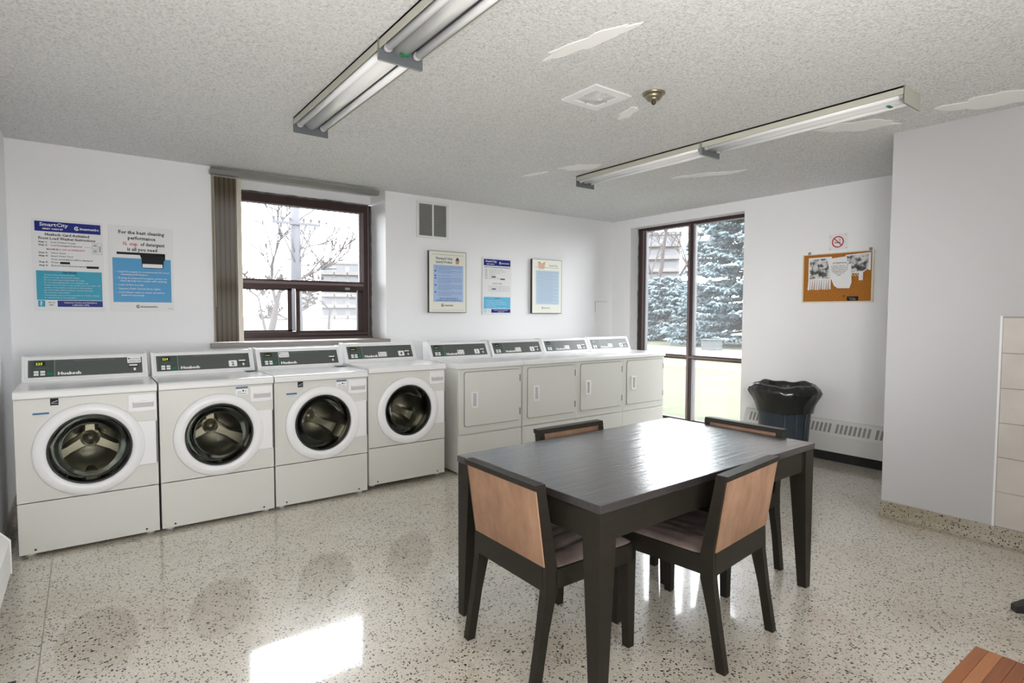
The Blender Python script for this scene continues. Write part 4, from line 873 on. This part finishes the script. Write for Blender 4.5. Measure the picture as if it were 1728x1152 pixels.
b = MB(); fpoly(b, FRt, [(0.0, 0.105), (0.10, 0.095), (0.16, 0.105), (0.195, 0.135), (0.195, 0.12), (0.217, 0.12), (0.217, 0.28), (0.0, 0.27)], 0.006, 0.007); b.build('sheet', M_CARD, r)
b = MB(); fpoly(b, FRt, [(0.010, 0.112), (0.10, 0.108), (0.16, 0.118), (0.192, 0.142), (0.198, 0.268), (0.010, 0.262)], 0.007, 0.0076); b.build('picture', M_COPY, r)
b = MB(); fpoly(b, FRt, [(0.118, 0.110), (0.155, 0.110), (0.155, 0.03), (0.120, 0.03)], 0.008, 0.009); b.build('tear_off_tab', M_CARD, r)
for k in range(3):
    u = 0.055+0.022*k; b = MB().tube([FRt(u, 0.105, 0.007), FRt(u+0.006, 0.085, 0.012), FRt(u+0.018, 0.070, 0.010)], 0.003, 5); b.build('tear_off_tab', M_CARD, r)
o = MB(); fpoly(o, FRt, rrect(0, 0.098, 0, 0.040, 0.004), 0, 0.003); o = o.build('name_plate', M_BLACK, None, (XR-0.0125, BY-0.420, BZ+0.014)); tag(o, 'small black plate at the lower right of the cork board', 'plate')
t_ = MB(); put_text(t_, FRt, 'NOTICE', 0.018, 0.020, 0.012, 0.0035, width=0.05); put_text(t_, FRt, 'BOARD', 0.030, 0.007, 0.012, 0.0035, width=0.05); t_.build('lettering', M_PLASG, o)
# baseboard heater
r = thing('baseboard_heater', 'long white baseboard heater with grille slots under the cork board', 'heater', (XR, -2.005, 0))
prof = [(0, 0.385), (-0.020, 0.385), (-0.030, 0.372), (-0.068, 0.262), (-0.078, 0.245), (-0.078, 0.090), (-0.060, 0.090), (0, 0.100)]
LH = 1.79
MB().prism([(a, b_) for a, b_ in prof], -LH, -0.012, 'y').build('cover', M_METALW, r)
pe = [(0, 0.389), (-0.022, 0.389), (-0.034, 0.375), (-0.071, 0.264), (-0.082, 0.247), (-0.082, 0.086), (0, 0.086)]
MB().prism(pe, -0.014, 0.0, 'y').build('end_cap', M_METALW, r)
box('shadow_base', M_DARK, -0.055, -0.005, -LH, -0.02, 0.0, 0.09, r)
V = Vector((0.038, 0, 0.110)).normalized(); N = Vector((-0.110, 0, 0.038)).normalized(); fr = Frame((-0.068, 0, 0.262), (0, -1, 0), V, N)
us = []; u = 0.058
for grp in range(6):
    for k in range(8 if grp else 4): us.append(u); u += 0.0395
    u += 0.028
for u in us:
    if u < LH-0.04:
        b = MB(); fpoly(b, fr, [(u, 0.008), (u+0.022, 0.008), (u+0.028, 0.095), (u+0.006, 0.095)], 0.0, 0.0012); g = b.build('grille_slot', M_GRILL, r)
mb = MB(); mb.box(-0.0215, -0.0185, -LH, -0.014, 0.372, 0.3865); mb.build('seam', M_PLASG, r)
# heater on the left wall
r = thing('wall_heater', 'white heater cover on the left wall at the edge of the photo', 'heater', (XL, -2.0, 0.20))
MB().prism([(0, 0), (0.118, 0.0), (0.122, 0.006), (0.122, 0.150), (0.09, 0.19), (0, 0.20)], -3.0, -0.01, 'y').build('cover', M_METALW, r)
MB().prism([(0, -0.002), (0.126, -0.002), (0.126, 0.152), (0.092, 0.194), (0, 0.204)], -0.012, 0.0, 'y').build('end_cap', M_METALW, r)
box('support', M_METALW, 0, 0.03, -3.0, -0.3, -0.20, 0.0, r)

# ================================================================== TRASH CAN
tx, ty = 5.66, -2.62
r = thing('trash_can', 'blue grey round plastic trash can beside the baseboard heater', 'trash can', (tx, ty, 0))
def ribs(r_, h, a): return (r_*(1+0.012*(1 if (math.degrees(a) % 30) < 4 and 0.06 < h < 0.5 else 0)), h)
MB().lathe([(0.0005, 0.0), (0.195, 0.0), (0.200, 0.01), (0.238, 0.60), (0.238, 0.60), (0.252, 0.60), (0.255, 0.63), (0.262, 0.665), (0.245, 0.67), (0.236, 0.64), (0.195, 0.03), (0.0005, 0.03)], 96, fn=ribs).build('body', M_CAN, r)
for a in (-100, -125, -150):
    ar = math.radians(a); MB().tube([(0.214*math.cos(ar), 0.214*math.sin(ar), 0.15), (0.236*math.cos(ar), 0.236*math.sin(ar), 0.50)], 0.005, 6).build('rib', M_CAN, r)
rn = random.Random(11); ph = [rn.uniform(0, 6.28) for _ in range(8)]
def crumple(r_, h, a):
    k = 0.3+max(0, h-0.46)*2.2
    return (r_*(1+0.030*k*math.sin(5*a+ph[0]+h*9)+0.018*k*math.sin(11*a+ph[1]-h*20)+0.012*k*math.sin(23*a+ph[2]+h*30)), h+0.010*k*math.sin(4*a+ph[3])+0.006*k*math.sin(9*a+ph[4]))
bag = MB().lathe([(0.247, 0.475), (0.250, 0.50), (0.262, 0.55), (0.282, 0.60), (0.305, 0.645), (0.315, 0.675), (0.302, 0.705), (0.280, 0.728), (0.262, 0.735), (0.250, 0.72), (0.236, 0.66), (0.225, 0.55), (0.20, 0.30), (0.15, 0.12), (0.0005, 0.10)], 110, fn=crumple).build('garbage_bag', M_BAG, None, (tx, ty, 0))
tag(bag, 'black plastic garbage bag folded over the rim of the trash can', 'garbage bag')

# ================================================================== BOTTOM CORNERS
r = thing('butcher_block_table', 'reddish butcher block table corner at the lower right edge', 'table', (2.404, -4.927, 0))
for k in range(14):
    y = -0.0315*k; MB().box(-1.05, 0, y-0.031, y, 0.390, 0.420, 0.0015).build('plank', M_PL[(k*5+k//3) % 3], r)
for x in (-0.06, -0.99):
    for y in (-0.06, -0.38): MB().box(x-0.025, x+0.025, y-0.025, y+0.025, 0, 0.39, 0.002).build('leg', M_PL[1], r)
# black swivel stool, only a foot of its star base is in view
r = thing('swivel_stool', 'tip of a black stool foot at the right edge of the photo', 'stool', (4.045, -4.966, 0))
for k in range(3):
    a = math.radians(136+120*k); d = Vector((math.cos(a), math.sin(a), 0)); q = Vector((-d.y, d.x, 0)); vs = []
    for l, w_, z0, z1 in ((0.03, 0.030, 0.05, 0.10), (0.29, 0.026, 0.004, 0.050), (0.345, 0.018, 0.0, 0.030)):
        for sgn, z in ((-1, z0), (1, z0), (1, z1), (-1, z1)): p = d*l+q*w_*sgn; vs.append((p.x, p.y, z))
    MB().add(vs, [(i*4+k_, i*4+(k_+1) % 4, i*4+4+(k_+1) % 4, i*4+4+k_) for i in range(2) for k_ in range(4)]+[(3, 2, 1, 0), (8, 9, 10, 11)]).build('base_leg', M_GASK, r)
MB().lathe([(0.0005, 0.04), (0.035, 0.04), (0.035, 0.11), (0.018, 0.13), (0.018, 0.46), (0.0005, 0.46)], 20).build('column', M_GASK, r)
MB().lathe([(0.0005, 0.45), (0.15, 0.45), (0.165, 0.47), (0.165, 0.50), (0.15, 0.52), (0.0005, 0.525)], 32).build('seat', M_GASK, r)
o = MB().box(0, 0.155, -0.60, 0, 0, 0.006, 0.002).build('floor_mat', M_MAT, None, (-0.066, -2.632, 0)); tag(o, 'dark grey floor mat corner at the lower left edge', 'mat')

# ================================================================== OUTSIDE
GZ = -0.06
M_LAWN = mat('lawn', (0.0562, 0.0625, 0.0350), 0.95, spec=0.1); t = NT(M_LAWN); v = t.coord()
t.color(t.ramp(t.math('MULTIPLY', t.math('ADD', t.noise(v, 0.35, 4, 0.6), t.noise(v, 9, 3, 0.7)), 0.5), [(0.35, (0.0425, 0.0475, 0.0300)), (0.5, (0.0550, 0.0600, 0.0363)), (0.65, (0.0700, 0.0675, 0.0462))]))
struct('ground', MB().box(-120, 260, -120, 260, GZ-0.3, GZ), M_LAWN)
M_ROAD = mat('pale_asphalt', (0.0845, 0.0845, 0.0877), 0.9); M_WALK = mat('concrete_walk', (0.1430, 0.1397, 0.1365), 0.9)
struct('road', MB().box(16.2, 21.5, -60, 60, GZ, GZ+0.01), M_ROAD)
struct('sidewalk', MB().box(13.6, 14.7, -60, 60, GZ, GZ+0.03), M_WALK)
struct('curb', MB().box(15.9, 16.2, -60, 60, GZ, GZ+0.10), M_WALK)
M_BARK = mat('winter_bark', (0.0488, 0.0403, 0.0403), 0.9, spec=0.1)
def bare_tree(name, label, x, y, h, r0, seed, lean=(0, 0), depth=6, spread=0.5, rmin=0.018):
    rn = random.Random(seed); root = thing(name, label, 'tree', (x, y, GZ), 0, 'bare winter trees outside'); tr = MB(); tw = MB()
    def grow(p, d, l, r_, lv):
        pts = [p]; n = 4; dd = d.copy()
        for i in range(n):
            dd = (dd+Vector((rn.gauss(0, 0.10), rn.gauss(0, 0.10), rn.gauss(0.03, 0.06)))).normalized(); pts.append(pts[-1]+dd*l/n)
        rs = [max(rmin, r_*(1-0.45*i/n)) for i in range(n+1)]
        (tr if lv < 2 else tw).tube(pts, rs, 7 if lv < 2 else 4 if lv < 4 else 3, True, False)
        if lv >= depth: return
        for k in range(rn.choice((2, 3, 3))):
            q = pts[-1] if k == 0 else pts[rn.choice((2, 3, 4))]
            nd = (dd+Vector((rn.gauss(0, spread), rn.gauss(0, spread), rn.gauss(0.08, spread*0.6)))).normalized(); grow(q, nd, l*rn.uniform(0.62, 0.85), r_*0.55*rn.uniform(0.8, 1.1), lv+1)
    grow(Vector((0, 0, 0)), Vector((lean[0], lean[1], 1)).normalized(), h*0.30, r0, 0)
    tr.build('trunk', M_BARK, root, fixn=False); tw = tw.build('twigs', M_BARK, root, fixn=False); tw['kind'] = 'stuff'
    return root
bare_tree('bare_tree', 'bare forked tree left of the utility pole behind the back window', 7.9, 25.6, 8.6, 0.20, 23, depth=5, spread=0.55, rmin=0.034)
bare_tree('bare_tree', 'bare thick tree in front of the apartment tower, through the tall window', 33.1, 20.8, 13.5, 0.28, 5, (0.05, 0.02))
bare_tree('bare_tree', 'bare tree leaning beside the spruce, through the tall window', 40.0, 23.0, 15.0, 0.30, 12, (0.1, -0.2))
# far thicket seen through the lower panes
for k, (x, y, h_) in enumerate(((11.2, 40.0, 6.0), (14.2, 42.0, 6.2), (17.0, 43.0, 5.8), (20.2, 42.0, 6.4), (22.6, 43.5, 6.0))):
    bare_tree('bare_tree', ('distant bare tree on the left, low in the back window', 'distant bare tree left of the utility pole, low in the back window', 'distant bare tree just right of the utility pole', 'distant bare tree under the white slab building', 'distant bare tree at the right jamb of the back window')[k], x, y, h_, 0.12, 40+k, depth=6, spread=0.75, rmin=0.045)
M_NEED = mat('blue_spruce_needles', (0.0553, 0.0813, 0.0877), 0.8, spec=0.2); t = NT(M_NEED); t.color(t.ramp(t.noise(t.coord(), 3.5, 4, 0.7), [(0.3, (0.0455, 0.0650, 0.0747)), (0.5, (0.0845, 0.1137, 0.1235)), (0.7, (0.1365, 0.1723, 0.1820))]))
def spruce(label, x, y, h, R0, seed, base=0.5, dens=1.0, shape=1.0):
    rn = random.Random(seed); root = thing('blue_spruce', label, 'tree', (x, y, GZ), 0, 'blue spruces across the lawn'); MB().tube([(0, 0, 0), (0, 0, h*0.95)], [0.2, 0.02], 10).build('trunk', M_BARK, root)
    br = MB(); nd = MB(); z = base
    while z < h-0.2:
        f_ = 1-(z-base)/(h-base); Rm = R0*f_**shape; nb = int((9+rn.randint(0, 3))*dens)
        for b_ in range(nb):
            a = 2*PI*b_/nb+rn.uniform(-0.3, 0.3); rr_ = Rm*rn.uniform(0.75, 1.08); d = Vector((math.cos(a), math.sin(a), 0)); q = Vector((-d.y, d.x, 0)); ns = max(4, int(rr_/0.16))
            zj = z+rn.uniform(-0.22, 0.22); pts = [d*rr_*i/5+Vector((0, 0, zj-0.10*rr_*(i/5)*(1.6-i/5)+0.05*rr_*(i/5)**3)) for i in range(6)]
            br.tube(pts, [0.04*(1-i/6) for i in range(6)], 4, False, False)
            for i in range(ns):
                tt = (i+0.5)/ns; p = pts[0].lerp(pts[5], tt); k = min(4, int(tt*5)); p = pts[k].lerp(pts[k+1], tt*5-k)
                if tt < 0.25: continue
                for sgn in (-1, 1, 0):
                    ln = 0.42*rn.uniform(0.6, 1.2)*(1-0.35*tt)+0.08; dr_ = (d*rn.uniform(0.5, 1.0)+q*sgn*rn.uniform(0.5, 1.0)+Vector((0, 0, rn.uniform(-0.55, 0.15)))).normalized()
                    e = p+dr_*ln; wv = dr_.cross(Vector((rn.gauss(0, 1), rn.gauss(0, 1), rn.gauss(0, 1)))).normalized()*0.085; w2_ = dr_.cross(wv).normalized()*0.085; m_ = p.lerp(e, 0.45)
                    nd.add([p, m_+wv, m_+w2_, m_-wv, m_-w2_, e], [(0, 1, 2), (0, 2, 3), (0, 3, 4), (0, 4, 1), (5, 2, 1), (5, 3, 2), (5, 4, 3), (5, 1, 4)])
        z += 0.26*rn.uniform(0.8, 1.2)*(0.6+0.5*f_)
    br.build('branches', M_BARK, root, fixn=False)['kind'] = 'stuff'; nd.build('needles', M_NEED, root, fixn=False)['kind'] = 'stuff'
spruce('tall blue spruce filling the right pane of the tall window', 24.9, 9.3, 13.0, 3.6, 3, 0.55, 1.0, 0.8)
spruce('low blue spruce left of the tall one, through the tall window', 27.0, 15.6, 3.9, 3.0, 9, 0.35, 1.1, 0.55)
r = thing('utility_box', 'low grey utility box on the far verge under the spruce', 'utility box', (20.6, 8.3, GZ))
MB().box(-0.2, 0.2, -0.36, 0.36, 0.0, 0.40, 0.02).build('cabinet', mat('green_grey_cabinet', (0.0325, 0.0358, 0.0358), 0.6), r); MB().box(-0.23, 0.23, -0.39, 0.39, 0.40, 0.45, 0.015).build('cover', MATS['green_grey_cabinet'], r)
# utility pole
M_POLE = mat('weathered_pole', (0.0617, 0.0617, 0.0715), 0.9)
r = thing('utility_pole', 'grey utility pole with crossarm behind the back window', 'utility pole', (8.10, 21.4, GZ))
MB().tube([(0, 0, 0), (0, 0, 9.0)], [0.27, 0.17], 20).build('mast', M_POLE, r)
ca = MB().box(-1.05, 1.05, -0.28, -0.18, 5.40, 5.52, 0.01).build('crossarm', M_POLE, r)
for x in (-1.0, -0.62, -0.30, 0.30, 0.62, 1.0):
    MB().lathe([(0.0005, 0), (0.03, 0), (0.03, 0.05), (0.075, 0.07), (0.06, 0.12), (0.085, 0.14), (0.05, 0.20), (0.0005, 0.21)], 12, (x, -0.23, 5.52)).build('insulator', M_POLE, ca)
for s_ in (-1, 1):
    MB().tube([(s_*0.80, -0.22, 5.40), (s_*0.10, -0.2, 3.75)], 0.035, 6).build('brace', M_POLE, r); MB().tube([(s_*0.42, -0.22, 5.40), (s_*0.12, -0.2, 4.2)], 0.03, 6).build('brace', M_POLE, r)
# buildings
M_BLD = mat('pale_building', (0.1040, 0.1008, 0.0975), 0.9); M_BLDW = mat('building_window', (0.0358, 0.0390, 0.0455), 0.3); M_BLDB = mat('building_balcony', (0.0813, 0.0747, 0.0747), 0.8)
def slab(name, label, x, y, ang, wd, dp, ht, floors, cols):
    r = thing(name, label, 'building', (x, y, GZ), ang); MB().box(0, wd, 0, dp, 0, ht).build('wall', M_BLD, r); MB().box(-0.3, wd+0.3, -0.3, dp+0.3, ht, ht+0.5).build('roof', M_BLDB, r); MB().box(wd*0.35, wd*0.55, dp*0.3, dp*0.7, ht+0.5, ht+2.6).build('roof_house', M_BLD, r)
    fh = ht/floors; cw = wd/cols; pane = bal = None
    for f_ in range(floors):
        for c_ in range(cols):
            if pane is None:
                pane = MB().box(cw*0.18, cw*0.82, -0.05, 0.3, fh*0.35, fh*0.85).build('window', M_BLDW, r); bal = MB().box(cw*0.05, cw*0.95, -1.3, 0, fh*0.02, fh*0.32).build('balcony', M_BLDB, r); p_, b_ = pane, bal
            else: p_ = pane.copy(); b_ = bal.copy(); COL.objects.link(p_); COL.objects.link(b_)
            p_.location = (c_*cw, 0, f_*fh); b_.location = (c_*cw, 0, f_*fh)
    return r
slab('apartment_building', 'white slab apartment building low on the horizon in the back window', 47.5, 137.0, math.radians(-20), 22, 14, 13.6, 5, 7)
slab('apartment_tower', 'pale apartment tower with balconies seen left in the tall window', 79.0, 66.0, math.radians(-50), 9.5, 16, 15.5, 7, 3)
